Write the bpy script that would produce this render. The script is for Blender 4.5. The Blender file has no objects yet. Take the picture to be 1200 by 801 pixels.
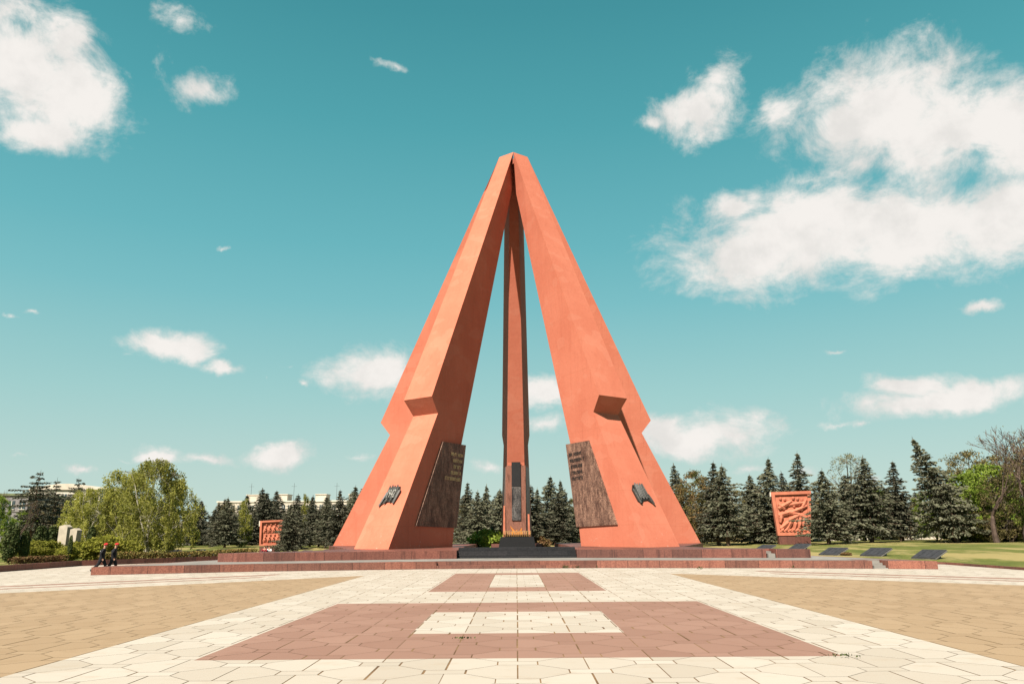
import bpy, bmesh, math, random
from mathutils import Vector, Matrix, noise as mnoise

R = math.radians
rnd = random.Random(7)
C = bpy.context.scene.collection
S = bpy.context.scene

# ------------------------------------------------------------------ camera
F_PX, CAM_H, HOR = 885.6, 2.4, 624.6
D = 87.955                      # distance camera -> monument axis
RHO = R(.43); PIT = math.atan((HOR - 400.5) / F_PX); YAW = math.atan(3.7 / F_PX * math.cos(PIT))

def ray(px, py):                # direction through a pixel of the 1200 x 801 photograph
    u, v = px - 600, -(py - 400.5)
    u2 = u * math.cos(RHO) + v * math.sin(RHO); v2 = -u * math.sin(RHO) + v * math.cos(RHO)
    return cam_dir(u2, F_PX, v2)

def cam_dir(a, b, c):
    y = b * math.cos(PIT) - c * math.sin(PIT); z = b * math.sin(PIT) + c * math.cos(PIT)
    return Vector((a * math.cos(YAW) - y * math.sin(YAW), a * math.sin(YAW) + y * math.cos(YAW), z))

def at(px, py, d):              # world point seen at a pixel, at depth y = d
    r = ray(px, py); return r * (d / r.y) + Vector((0, 0, CAM_H))

def gnd(px, py, z=0.0):
    r = ray(px, py); return r * ((z - CAM_H) / r.z) + Vector((0, 0, CAM_H))

cam = bpy.data.cameras.new('camera'); co = bpy.data.objects.new('camera', cam); C.objects.link(co)
cam.sensor_width = 36; cam.lens = F_PX / 1200 * 36; cam.clip_start = .1; cam.clip_end = 6000
o0 = ray(600, 400.5).normalized(); right = (ray(700, 400.5) - ray(500, 400.5)).normalized(); up = right.cross(o0)
m = Matrix((right, up, -o0)).transposed().to_4x4(); m.translation = (0, 0, CAM_H); co.matrix_world = m
S.camera = co; CAMI = m.inverted()

# ------------------------------------------------------------------ helpers
def kids(o): return [c for c in bpy.data.objects if c.parent == o]

class MB:
    def __init__(s): s.v = []; s.f = []; s.mi = []; s.uv = {}
    def face(s, pts, mi=0, uv=None):
        b = len(s.v); s.v += [tuple(p) for p in pts]; s.f.append(tuple(range(b, b + len(pts)))); s.mi.append(mi)
        if uv: s.uv[len(s.f) - 1] = uv
    def box(s, c, d, mi=0, M=None):
        x, y, z = (q / 2 for q in d); P = []
        for sx, sy, sz in ((-1,-1,-1),(1,-1,-1),(1,1,-1),(-1,1,-1),(-1,-1,1),(1,-1,1),(1,1,1),(-1,1,1)):
            p = Vector((c[0] + sx * x, c[1] + sy * y, c[2] + sz * z)); P.append(M @ p if M else p)
        b = len(s.v); s.v += [tuple(p) for p in P]
        for q in ((0,3,2,1),(4,5,6,7),(0,1,5,4),(1,2,6,5),(2,3,7,6),(3,0,4,7)):
            s.f.append(tuple(b + i for i in q)); s.mi.append(mi)
    def tube(s, pts, rad, n=6, mi=0, cap=True):
        b = len(s.v)
        for i, p in enumerate(pts):
            p = Vector(p); a = Vector(pts[max(i - 1, 0)]); c = Vector(pts[min(i + 1, len(pts) - 1)])
            t = (c - a).normalized() if (c - a).length > 1e-6 else Vector((0, 0, 1))
            e = t.orthogonal().normalized() if abs(t.z) > .9 else t.cross(Vector((0, 0, 1))).normalized()
            g = t.cross(e)
            for k in range(n):
                w = 2 * math.pi * k / n; s.v.append(tuple(p + (e * math.cos(w) + g * math.sin(w)) * rad[i]))
        for i in range(len(pts) - 1):
            for k in range(n):
                s.f.append((b + i * n + k, b + i * n + (k + 1) % n, b + (i + 1) * n + (k + 1) % n, b + (i + 1) * n + k)); s.mi.append(mi)
        if cap:
            s.f.append(tuple(b + k for k in range(n))[::-1]); s.mi.append(mi)
            e0 = b + (len(pts) - 1) * n; s.f.append(tuple(e0 + k for k in range(n))); s.mi.append(mi)
    def prism(s, poly, z0, z1, mi=0, top=None):
        n = len(poly); per = 0
        for i in range(n):
            a, c = Vector(poly[i]), Vector(poly[(i + 1) % n]); L = (c - a).length
            s.face([(a.x, a.y, z0), (c.x, c.y, z0), (c.x, c.y, z1), (a.x, a.y, z1)], mi, [(per, z0), (per + L, z0), (per + L, z1), (per, z1)]); per += L
        s.face([(p[0], p[1], z1) for p in poly], mi if top is None else top, [(p[0], p[1]) for p in poly])
    def extr(s, pts, d, mi=0):             # polygon (3d points) extruded by vector d
        n = len(pts); pts = [Vector(p) for p in pts]; d = Vector(d); q = [p + d for p in pts]
        s.face(q, mi); s.face(pts[::-1], mi)
        for i in range(n): s.face([pts[i], pts[(i + 1) % n], q[(i + 1) % n], q[i]], mi)
    def mesh(s, name, mats, smooth=False):
        me = bpy.data.meshes.new(name); me.from_pydata(s.v, [], s.f)
        for mt in (mats if isinstance(mats, (list, tuple)) else [mats]): me.materials.append(mt)
        me.polygons.foreach_set('material_index', s.mi)
        if smooth: me.polygons.foreach_set('use_smooth', [True] * len(s.f))
        if s.uv:
            l = me.uv_layers.new(name='UVMap')
            for fi, uvs in s.uv.items():
                for k, li in enumerate(me.polygons[fi].loop_indices): l.data[li].uv = uvs[k]
        me.update(); return me
    def obj(s, name, mats, parent=None, smooth=False, loc=(0, 0, 0)):
        o = bpy.data.objects.new(name, s.mesh(name, mats, smooth)); C.objects.link(o); o.location = loc
        if parent: o.parent = parent
        return o

def tag(o, label=None, cat=None, group=None, kind=None):
    if label: o['label'] = label
    if cat: o['category'] = cat
    if group: o['group'] = group
    if kind: o['kind'] = kind
    return o

def empty(name, loc=(0, 0, 0), rz=0):
    o = bpy.data.objects.new(name, None); C.objects.link(o); o.location = loc; o.rotation_euler.z = rz; return o

def copy_tree(o, parent=None):
    c = o.copy(); C.objects.link(c); c.parent = parent
    for ch in kids(o): copy_tree(ch, c)
    return c

# ------------------------------------------------------------------ materials
def nt(name, rough=.8, spec=.3):
    mt = bpy.data.materials.new(name); mt.use_nodes = True; t = mt.node_tree; b = t.nodes['Principled BSDF']
    b.inputs['Roughness'].default_value = rough; b.inputs['Specular IOR Level'].default_value = spec
    return mt, t, b
def N(t, ty, **kw):
    n = t.nodes.new(ty)
    for k, v in kw.items():
        if k in n.inputs: n.inputs[k].default_value = v
        else: setattr(n, k, v)
    return n
def L(t, a, b): t.links.new(a, b)
def mixc(t, f, a, b, mode='MIX'):
    n = t.nodes.new('ShaderNodeMix'); n.data_type = 'RGBA'; n.blend_type = mode
    for idx, v in ((0, f), (6, a), (7, b)):
        if hasattr(v, 'is_output'): t.links.new(v, n.inputs[idx])
        else: n.inputs[idx].default_value = v if idx == 0 else (*v, 1) if len(v) == 3 else v
    return n.outputs[2]
def ramp(t, v, a, b, lo=0., hi=1.):
    n = t.nodes.new('ShaderNodeMapRange'); n.interpolation_type = 'SMOOTHSTEP'; t.links.new(v, n.inputs[0])
    for i, q in enumerate((a, b, lo, hi)): n.inputs[1 + i].default_value = q
    return n.outputs[0]
def coords(t, kind='Object', scale=(1, 1, 1)):
    tc = t.nodes.new('ShaderNodeTexCoord'); mp = t.nodes.new('ShaderNodeMapping'); mp.inputs['Scale'].default_value = scale
    t.links.new(tc.outputs[kind], mp.inputs[0]); return mp.outputs[0]
def nz(t, vec, sc, det=4, rough=.55):
    n = N(t, 'ShaderNodeTexNoise', Scale=sc, Detail=det, Roughness=rough); t.links.new(vec, n.inputs['Vector']); return n.outputs['Fac']
def bump(t, b, h, st=.3, dist=.02):
    n = t.nodes.new('ShaderNodeBump'); n.inputs['Strength'].default_value = st; n.inputs['Distance'].default_value = dist
    t.links.new(h, n.inputs['Height']); t.links.new(n.outputs[0], b.inputs['Normal'])
def simple(name, col, rough=.8, var=.15, sc=3, spec=.3, scale=(1, 1, 1)):
    mt, t, b = nt(name, rough, spec); v = coords(t, 'Object', scale)
    f = nz(t, v, sc, 5)
    c = mixc(t, ramp(t, f, .3, .7), [q * (1 - var) for q in col], [min(1, q * (1 + var)) for q in col])
    L(t, c, b.inputs['Base Color']); bump(t, b, f, .2, .02); return mt

def m_concrete():
    mt, t, b = nt('painted_concrete', .85, .25)
    v = coords(t); base = (.52, .150, .088)
    big = nz(t, v, .22, 5, .6); st = nz(t, coords(t, 'Object', (1.6, 1.6, .12)), 1.2, 4); fine = nz(t, v, 2.5, 6, .6)
    c = mixc(t, ramp(t, big, .35, .68), base, (.565, .178, .108))
    c = mixc(t, ramp(t, st, .5, .75, 0, .30), c, (.44, .112, .064))
    c = mixc(t, ramp(t, fine, .55, .8, 0, .35), c, (.585, .205, .132))
    # pale worn patches of bare plaster close to the foot and along the panels
    tc = t.nodes.new('ShaderNodeSeparateXYZ'); L(t, v, tc.inputs[0])
    low = ramp(t, tc.outputs[2], 1.0, 3.4, .8, 0); ch = ramp(t, nz(t, v, 2.6, 7, .7), .615, .66)
    mu = N(t, 'ShaderNodeMath', operation='MULTIPLY'); L(t, low, mu.inputs[0]); L(t, ch, mu.inputs[1])
    c = mixc(t, mu.outputs[0], c, (.55, .38, .30))
    # faint lift joints of the casting
    w = N(t, 'ShaderNodeTexBrick', Scale=1.0); w.inputs['Brick Width'].default_value = 60; w.inputs['Row Height'].default_value = 3.1; w.inputs['Mortar Size'].default_value = .02
    cb = N(t, 'ShaderNodeCombineXYZ'); L(t, tc.outputs[2], cb.inputs[1]); cb.inputs[0].default_value = 21; L(t, cb.outputs[0], w.inputs['Vector'])
    mu2 = N(t, 'ShaderNodeMath', operation='MULTIPLY'); L(t, w.outputs['Fac'], mu2.inputs[0]); mu2.inputs[1].default_value = .32
    c = mixc(t, mu2.outputs[0], c, (.36, .115, .055))
    run = nz(t, coords(t, 'Object', (3.5, 3.5, .07)), 1.5, 5, .7)
    c = mixc(t, ramp(t, run, .56, .72, 0, .42), c, (.37, .098, .058))
    rp = nz(t, coords(t, 'Object', (.5, .5, .9)), .8, 2, .3)
    c = mixc(t, ramp(t, rp, .60, .615, 0, .22), c, (.60, .235, .155))
    L(t, c, b.inputs['Base Color']); bump(t, b, fine, .35, .05); return mt

def m_granite(name, a, bcol, wide=2.2, high=9., streak=True, rough=.5, joint=(.05, .03, .025), uv=True, spec=.4):
    mt, t, b = nt(name, rough, spec)
    v = coords(t); g = nz(t, v, 14, 5, .7); g2 = nz(t, coords(t, 'Object', (2.2, 2.2, .25)), 1.6, 5, .65)
    c = mixc(t, ramp(t, g, .35, .65), a, bcol)
    if streak: c = mixc(t, ramp(t, g2, .48, .72, 0, .7), c, [q * .45 for q in a])
    if uv:
        tc = t.nodes.new('ShaderNodeTexCoord')
        w = N(t, 'ShaderNodeTexBrick', Scale=1.0, offset=.5)
        w.inputs['Brick Width'].default_value = wide; w.inputs['Row Height'].default_value = high; w.inputs['Mortar Size'].default_value = .016
        w.inputs['Color1'].default_value = (.62, .62, .62, 1); w.inputs['Color2'].default_value = (1.25, 1.15, 1.1, 1); w.inputs['Mortar'].default_value = (*[q * 3 for q in joint], 1)
        L(t, tc.outputs['UV'], w.inputs['Vector']); c = mixc(t, 1., c, w.outputs['Color'], 'MULTIPLY')
    L(t, c, b.inputs['Base Color']); bump(t, b, g, .15, .01); return mt

M = {}
M['concrete'] = m_concrete()
M['granite'] = m_granite('red_granite', (.165, .056, .040), (.30, .125, .085))
M['dgranite'] = m_granite('dark_red_granite', (.13, .042, .032), (.235, .092, .066))
M['clad'] = m_granite('brown_granite_cladding', (.20, .075, .05), (.36, .16, .11), uv=False)
M['black'] = m_granite('black_granite', (.016, .016, .018), (.04, .04, .045), wide=1.6, high=.35, streak=False, joint=(.10, .10, .10), rough=.65, spec=.15)
M['blackp'] = m_granite('black_polished_granite', (.018, .018, .02), (.04, .038, .04), uv=False, streak=False, rough=.55, spec=.2)

def m_plaque(name, a, bcol, dark):
    mt, t, b = nt(name, .5, .3); v = coords(t)
    s1 = nz(t, coords(t, 'Object', (1.5, 1.5, .42)), 1.6, 9, .76); s2 = nz(t, v, 9, 5, .7)
    c = mixc(t, ramp(t, s1, .32, .66), a, bcol); c = mixc(t, ramp(t, s2, .44, .60, 0, .8), c, dark); s3 = nz(t, v, .9, 4, .6); c = mixc(t, ramp(t, s3, .45, .7, 0, .45), c, [q * .5 for q in a])
    L(t, c, b.inputs['Base Color']); bump(t, b, s2, .12, .01); return mt
M['plaque'] = m_plaque('streaked_brown_granite', (.08, .036, .027), (.42, .24, .17), (.05, .025, .02))
M['stain'] = m_plaque('stained_black_slab', (.02, .02, .022), (.22, .20, .19), (.015, .015, .017))
M['gold'] = simple('dull_brass', (.62, .46, .24), .5, .1)
M['bronze'] = simple('dark_bronze', (.022, .02, .018), .5, .5, 4, .5)
M['bronze'].node_tree.nodes['Principled BSDF'].inputs['Metallic'].default_value = .1
M['rods'] = simple('worn_bronze_rods', (.055, .05, .044), .5, .5, 6, .5)
M['rail'] = simple('tarnished_brass', (.34, .19, .075), .6, .3)
M['numerals'] = simple('worn_numerals', (.30, .28, .25), .5, .3, 4, .5)
M['iron'] = simple('dark_lettering', (.03, .022, .02), .6)
M['grey'] = simple('grey_paving_slabs', (.235, .215, .195), .9, .2, .8)
M['cream'] = simple('cream_plaster', (.58, .50, .41), .9, .12, .5)
M['white'] = simple('white_wash', (.66, .59, .50), .9, .12, .4)
M['stone'] = simple('pale_limestone', (.42, .36, .28), .9, .18, 1.2)
M['relief'] = simple('orange_relief_concrete', (.52, .165, .095), .85, .16, 1.2)
M['glass'] = simple('dark_window', (.05, .07, .08), .2, .2, 1, .6)
M['roofgrey'] = simple('grey_roofing', (.20, .19, .18), .9, .2, .5)
M['roofgreen'] = simple('mossy_roofing', (.17, .19, .10), .9, .3, .5)
M['greywall'] = simple('grey_render', (.20, .18, .18), .9, .2, .4)
M['bark'] = simple('rough_bark', (.11, .085, .065), .95, .4, 5, .1, (1, 1, .2))
M['barkred'] = simple('scaly_spruce_bark', (.16, .105, .075), .95, .4, 5, .1, (1, 1, .2))
M['birchbark'] = simple('white_birch_bark', (.42, .38, .31), .9, .45, 6, .1, (.6, .6, 2))
M['twig'] = simple('bare_twigs', (.10, .07, .056), .95, .3, 2, .1)
M['slab'] = simple('grey_memorial_slab', (.04, .038, .042), .6, .25, 3, .2)
M['frame'] = simple('slab_edging', (.16, .15, .145), .7)
M['black_cloth'] = simple('black_uniform_cloth', (.012, .012, .016), .85, .3, 8, .2)
M['red_cloth'] = simple('red_felt', (.42, .022, .025), .85, .15, 8, .2)
M['maroon'] = simple('maroon_cloth', (.28, .02, .03), .85, .2, 8, .2)
M['white_cloth'] = simple('white_cloth', (.7, .7, .72), .85, .1, 8, .2)
M['skin'] = simple('skin', (.50, .28, .19), .6, .08, 8, .3)
M['hair'] = simple('dark_hair', (.02, .015, .012), .7, .3, 8)
M['boot'] = simple('black_boot', (.01, .01, .01), .4, .2, 8, .5)
M['soil'] = simple('joint_sand', (.20, .115, .055), .95, .35, .7)

def m_leaf(name, cols, transl=.25, sc=.5):
    mt, t, b = nt(name, .7, .15)
    g = t.nodes.new('ShaderNodeNewGeometry'); oi = t.nodes.new('ShaderNodeObjectInfo')
    f = nz(t, g.outputs['Position'], sc, 3); rn = g.outputs['Random Per Island']
    c = mixc(t, ramp(t, f, .33, .67), cols[0], cols[1]); c = mixc(t, ramp(t, rn, .5, 1.0, 0, .75), c, cols[2])
    hs = N(t, 'ShaderNodeHueSaturation'); L(t, c, hs.inputs['Color'])
    mr = N(t, 'ShaderNodeMapRange'); L(t, oi.outputs['Random'], mr.inputs[0]); mr.inputs[3].default_value = .8; mr.inputs[4].default_value = 1.2
    L(t, mr.outputs[0], hs.inputs['Value']); L(t, hs.outputs[0], b.inputs['Base Color'])
    tr = t.nodes.new('ShaderNodeBsdfTranslucent'); L(t, hs.outputs[0], tr.inputs[0])
    mx = t.nodes.new('ShaderNodeMixShader'); mx.inputs[0].default_value = transl
    out = t.nodes['Material Output']; L(t, b.outputs[0], mx.inputs[1]); L(t, tr.outputs[0], mx.inputs[2]); L(t, mx.outputs[0], out.inputs[0]); return mt
M['spruce'] = m_leaf('blue_grey_spruce_needles', ((.075, .076, .045), (.150, .152, .096), (.205, .20, .135)), .1)
M['darkspruce'] = m_leaf('dark_spruce_needles', ((.045, .048, .030), (.095, .094, .060), (.17, .16, .11)), .1)
M['birch'] = m_leaf('young_birch_leaves', ((.23, .24, .045), (.40, .39, .075), (.52, .48, .14)), .5)
M['green'] = m_leaf('fresh_green_leaves', ((.13, .20, .025), (.24, .32, .04), (.34, .40, .08)), .4)
M['olive'] = m_leaf('olive_budding_leaves', ((.12, .105, .035), (.18, .15, .055), (.26, .19, .09)), .3)
M['rust'] = m_leaf('rusty_green_leaves', ((.10, .12, .03), (.24, .15, .06), (.30, .19, .085)), .3)
M['pale'] = m_leaf('pale_thin_leaves', ((.20, .20, .10), (.27, .25, .14), (.33, .30, .19)), .35)
M['bush'] = m_leaf('yellow_green_shrub_leaves', ((.20, .21, .025), (.32, .31, .04), (.40, .36, .08)), .35)
M['thuja'] = m_leaf('thuja_scales', ((.045, .065, .020), (.08, .10, .028), (.13, .135, .05)), .1)
M['hedge'] = m_leaf('clipped_hedge_leaves', ((.13, .115, .03), (.20, .17, .045), (.24, .12, .045)), .25, 1.)
M['brownbush'] = m_leaf('brown_dry_shrub_leaves', ((.15, .08, .035), (.24, .13, .06), (.22, .18, .06)), .3, 1.)

def m_lawn():
    mt, t, b = nt('patchy_lawn', .95, .1); v = coords(t)
    a = nz(t, coords(t, 'Object', (1, .35, 1)), .13, 6, .68); f = nz(t, coords(t, 'Object', (1, .3, 1)), 1.3, 6, .72); fl = nz(t, coords(t, 'Object', (1, .30, 1)), .42, 6, .68)
    c = mixc(t, ramp(t, f, .3, .7), (.085, .105, .024), (.17, .175, .044))
    c = mixc(t, ramp(t, a, .45, .57), c, (.33, .265, .11)); c = mixc(t, ramp(t, fl, .55, .68, 0, .8), c, (.37, .29, .135))
    L(t, c, b.inputs['Base Color']); bump(t, b, nz(t, v, 9, 4), .9, .12); return mt
M['lawn'] = m_lawn()

def m_paver():
    mt, t, b = nt('paving_slabs', .8, .25)
    v = coords(t); sp = t.nodes.new('ShaderNodeSeparateXYZ'); L(t, v, sp.inputs[0])
    def mt_(op, a, c=None):
        n = N(t, 'ShaderNodeMath', operation=op)
        for i, q in enumerate((a, c)):
            if q is None: continue
            if hasattr(q, 'is_output'): L(t, q, n.inputs[i])
            else: n.inputs[i].default_value = q
        return n.outputs[0]
    ax = mt_('ABSOLUTE', sp.outputs[0]); y = sp.outputs[1]
    def band(val, lo, hi): return mt_('MULTIPLY', mt_('GREATER_THAN', val, lo), mt_('LESS_THAN', val, hi))
    def rect(hx, y0, y1): return mt_('MULTIPLY', mt_('LESS_THAN', ax, hx), band(y, y0, y1))
    brown = mt_('SUBTRACT', mt_('ADD', rect(6.45, 16.1, 28.6), rect(3.83, 34.0, 49.4)), mt_('ADD', rect(2.65, 20.0, 25.3), rect(1.3, 36.6, 47.3)))
    diag = mt_('ADD', y, mt_('MULTIPLY', mt_('SUBTRACT', ax, 9.15), .92))       # star-ray edge running outwards
    beige = mt_('MULTIPLY', mt_('GREATER_THAN', ax, 9.15), mt_('LESS_THAN', diag, 47.6))
    stripe = mt_('MULTIPLY', mt_('GREATER_THAN', ax, 15.0), mt_('ADD', band(diag, 51.6, 52.5), band(diag, 54.2, 55.6)))
    brown = mt_('MAXIMUM', brown, stripe)
    at_ = t.nodes.new('ShaderNodeAttribute'); at_.attribute_name = 'tone'; tone = at_.outputs['Fac']
    f = nz(t, v, .9, 6, .65); fs = nz(t, coords(t, 'Object', (.8, 1.6, 1)), 1.1, 7, .72); fine = nz(t, v, 35, 3, .6)
    cream = mixc(t, tone, (.425, .362, .298), (.505, .440, .376)); cream = mixc(t, ramp(t, fs, .50, .75, 0, .6), cream, (.39, .305, .225))
    bg = mixc(t, tone, (.318, .214, .126), (.36, .248, .150)); bg = mixc(t, ramp(t, f, .5, .75, 0, .5), bg, (.27, .175, .094))
    br = mixc(t, tone, (.265, .143, .105), (.31, .175, .131)); br = mixc(t, ramp(t, f, .5, .75, 0, .5), br, (.235, .122, .087))
    c = mixc(t, beige, cream, bg); c = mixc(t, brown, c, br)
    c = mixc(t, ramp(t, fine, .45, .75, 0, .10), c, (.30, .22, .14))
    L(t, c, b.inputs['Base Color']); bump(t, b, fs, .15, .02); return mt
M['paver'] = m_paver()

# ------------------------------------------------------------------ world: sky with clouds
def make_world():
    w = bpy.data.worlds.new('World'); S.world = w; w.use_nodes = True; t = w.node_tree
    bgn = t.nodes['Background']; bgn.inputs['Strength'].default_value = SKY_S
    sky = t.nodes.new('ShaderNodeTexSky'); sky.sky_type = 'NISHITA'; sky.sun_disc = False
    sky.sun_elevation = R(SUN_E); sky.sun_rotation = R(180 + SUN_A); sky.air_density = 1.0; sky.dust_density = .6; sky.ozone_density = 1.0
    tc = t.nodes.new('ShaderNodeTexCoord'); d = tc.outputs['Generated']
    sp = t.nodes.new('ShaderNodeSeparateXYZ'); L(t, d, sp.inputs[0])
    def mt_(op, a, c=None, e=None):
        n = N(t, 'ShaderNodeMath', operation=op)
        for i, q in enumerate((a, c, e)):
            if q is None: continue
            if hasattr(q, 'is_output'): L(t, q, n.inputs[i])
            else: n.inputs[i].default_value = q
        return n.outputs[0]
    az = mt_('ARCTAN2', sp.outputs[0], sp.outputs[1]); el = mt_('ARCSINE', sp.outputs[2])
    uv = N(t, 'ShaderNodeCombineXYZ'); L(t, az, uv.inputs[0]); L(t, el, uv.inputs[1])
    # warp
    n1 = N(t, 'ShaderNodeTexNoise', Scale=9, Detail=6, Roughness=.62); L(t, uv.outputs[0], n1.inputs['Vector'])
    wv = N(t, 'ShaderNodeVectorMath', operation='SUBTRACT'); L(t, n1.outputs['Color'], wv.inputs[0]); wv.inputs[1].default_value = (.5, .5, .5)
    ws = N(t, 'ShaderNodeVectorMath', operation='MULTIPLY'); L(t, wv.outputs[0], ws.inputs[0]); ws.inputs[1].default_value = (.10, .06, 0)
    uw = N(t, 'ShaderNodeVectorMath', operation='ADD'); L(t, uv.outputs[0], uw.inputs[0]); L(t, ws.outputs[0], uw.inputs[1])
    field = None
    for (px, py, a, b, st) in CLOUDS:
        r = ray(px, py).normalized(); u0 = math.atan2(r.x, r.y); v0 = math.asin(r.z)
        r2 = ray(px + a, py).normalized(); ra = max(abs(math.atan2(r2.x, r2.y) - u0), abs(math.asin(r2.z) - v0))
        r3 = ray(px, py - b).normalized(); rb = abs(math.asin(r3.z) - v0)
        s1 = N(t, 'ShaderNodeVectorMath', operation='SUBTRACT'); L(t, uw.outputs[0], s1.inputs[0]); s1.inputs[1].default_value = (u0, v0, 0)
        s2 = N(t, 'ShaderNodeVectorMath', operation='MULTIPLY'); L(t, s1.outputs[0], s2.inputs[0]); s2.inputs[1].default_value = (1 / ra, 1 / rb, 0)
        s3 = N(t, 'ShaderNodeVectorMath', operation='LENGTH'); L(t, s2.outputs[0], s3.inputs[0])
        e = mt_('MULTIPLY_ADD', s3.outputs['Value'], -1.0 , st + .14 if st > .65 else st - .02)
        if field is None: field = e
        else: field = mt_('SMOOTH_MAX', field, e, .25)
    n2 = N(t, 'ShaderNodeTexNoise', Scale=11, Detail=12, Roughness=.68, Distortion=.35); 
    st2 = N(t, 'ShaderNodeVectorMath', operation='MULTIPLY'); L(t, uv.outputs[0], st2.inputs[0]); st2.inputs[1].default_value = (1, 1.35, 1); L(t, st2.outputs[0], n2.inputs['Vector'])
    dens = mt_('ADD', field, mt_('MULTIPLY', mt_('SUBTRACT', n2.outputs['Fac'], .5), 2.25))
    alpha = ramp(t, dens, -.10, .68, 0, .98)
    core = ramp(t, dens, .15, .8)
    n3 = N(t, 'ShaderNodeTexNoise', Scale=12, Detail=7, Roughness=.6); L(t, uv.outputs[0], n3.inputs['Vector'])
    kk = lambda c: [q * SKY_K for q in c]
    ccol = mixc(t, core, kk(CL_EDGE), kk(CL_CORE)); ccol = mixc(t, ramp(t, n3.outputs['Fac'], .42, .66, 0, .55), ccol, kk(CL_SHADE))
    # the photograph's teal rendition of the clear sky
    tint = mixc(t, 1., sky.outputs[0], SKY_TINT, 'MULTIPLY')
    cr = t.nodes.new('ShaderNodeValToRGB'); L(t, mt_('DIVIDE', el, math.pi / 2), cr.inputs[0])
    els = cr.color_ramp.elements; els[0].position = 0; els[1].position = 1
    for p, c in SKY_RAMP:
        if p in (0, 1): els[0 if p == 0 else -1].color = (*c, 1)
        else: e = els.new(p); e.color = (*c, 1)
    sc = N(t, 'ShaderNodeVectorMath', operation='SCALE'); L(t, cr.outputs[0], sc.inputs[0]); sc.inputs['Scale'].default_value = SKY_K
    skyc = mixc(t, .92, tint, sc.outputs[0])
    col = mixc(t, alpha, skyc, ccol); L(t, col, bgn.inputs['Color'])

SUN_A, SUN_E = 29.0, 48.0            # sun to the left of and behind the camera
def srgb(r, g, b):
    f = lambda c: (c / 255 / 12.92) if c / 255 <= .04045 else ((c / 255 + .055) / 1.055) ** 2.4
    return (f(r), f(g), f(b))
SKY_TINT = (.55, .95, .80)
SKY_RAMP = [(0, srgb(204, 220, 212)), (.046, srgb(191, 215, 209)), (.109, srgb(164, 208, 206)), (.187, srgb(126, 193, 199)), (.235, srgb(108, 184, 192)), (.333, srgb(83, 166, 175)), (.42, srgb(68, 149, 159)), (.55, srgb(54, 128, 142)), (1, srgb(44, 108, 126))]
CL_CORE = srgb(247, 242, 237); CL_EDGE = srgb(226, 229, 224); CL_SHADE = srgb(216, 214, 210)
CLOUDS = [  # px, py, half width, half height, strength
    (1030,130,125,76,1.0),(1120,155,125,74,1.0),(1190,180,90,50,1.0),(935,278,175,66,1.0),(1070,275,175,60,1.0),(1180,252,120,62,1.0),(862,292,84,54,.9),(1000,190,90,40,.62),(930,130,60,60,.6),(1180,90,90,40,.6),(855,238,60,30,.7),(950,215,80,42,.55),
    (815,128,66,44,.8),(768,142,66,22,.6),(840,92,64,50,.6),(1180,95,50,30,.35),
    (25,88,110,82,.9),(84,112,80,54,.9),(40,150,90,34,.7),(70,45,44,50,.7),(128,105,50,34,.62),(30,20,90,40,.62),(15,10,100,50,.5),(60,30,60,50,.5),(232,110,62,34,.58),(210,24,54,40,.55),(190,80,40,50,.48),(12,15,70,36,.7),
    (190,404,62,20,.85),(262,428,34,12,.7),(150,418,60,10,.35),(437,438,58,32,1.0),(366,451,18,10,.6),(345,432,22,8,.4),(318,444,12,10,.35),(640,458,44,22,.9),(640,496,40,18,.7),
    (825,512,92,28,.95),(770,505,50,30,.8),(568,548,40,14,.6),(1090,470,135,20,1.0),(1060,452,60,24,.8),(1120,452,60,20,.6),(1148,355,46,11,.75),
    (320,532,36,15,.95),(190,531,32,14,.8),(250,535,40,10,.75),(103,548,26,9,.75),(150,538,60,6,.3),(8,366,18,8,.5),(36,362,20,8,.4),(985,500,60,9,.4),(1005,500,20,8,.5),(945,552,40,10,.5),(980,412,30,8,.35),(930,460,40,8,.3),(262,293,16,7,.35),(460,76,50,14,.4),(870,545,70,10,.4),(1020,560,40,10,.5),(420,535,60,8,.3),(30,533,50,7,.35)]
EXPO, SKY_S = 1.3, .05
SKY_K = 1 / (SKY_S * 2 ** EXPO)
make_world()
sun = bpy.data.lights.new('sun', 'SUN'); sun.energy = 5.0; sun.angle = R(.5); sun.color = (1.0, .92, .80)
so = bpy.data.objects.new('sun', sun); C.objects.link(so)
sd = Vector((-math.sin(R(SUN_A)) * math.cos(R(SUN_E)), -math.cos(R(SUN_A)) * math.cos(R(SUN_E)), math.sin(R(SUN_E))))
so.rotation_euler = sd.to_track_quat('Z', 'Y').to_euler(); so.location = sd * 100

# ------------------------------------------------------------------ ground and plaza
g = MB(); n = 48; cx, cy = 0, 62
g.face([(cx + 4000 * math.cos(2 * math.pi * k / n), cy + 4000 * math.sin(2 * math.pi * k / n), -.006) for k in range(n)])
def m_ground():
    mt, t, b = nt('joint_sand_and_soil', .95, .1); v = coords(t); sp = t.nodes.new('ShaderNodeSeparateXYZ'); L(t, v, sp.inputs[0])
    ab = N(t, 'ShaderNodeMath', operation='ABSOLUTE'); L(t, sp.outputs[0], ab.inputs[0]); gt_ = N(t, 'ShaderNodeMath', operation='GREATER_THAN'); L(t, ab.outputs[0], gt_.inputs[0]); gt_.inputs[1].default_value = 9.15
    f = ramp(t, nz(t, v, .7, 4), .35, .65)
    c = mixc(t, gt_.outputs[0], mixc(t, f, (.13, .075, .04), (.27, .165, .085)), mixc(t, f, (.21, .135, .075), (.30, .205, .118)))
    L(t, c, b.inputs['Base Color']); return mt
tag(g.obj('ground', m_ground()), kind='structure')

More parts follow.
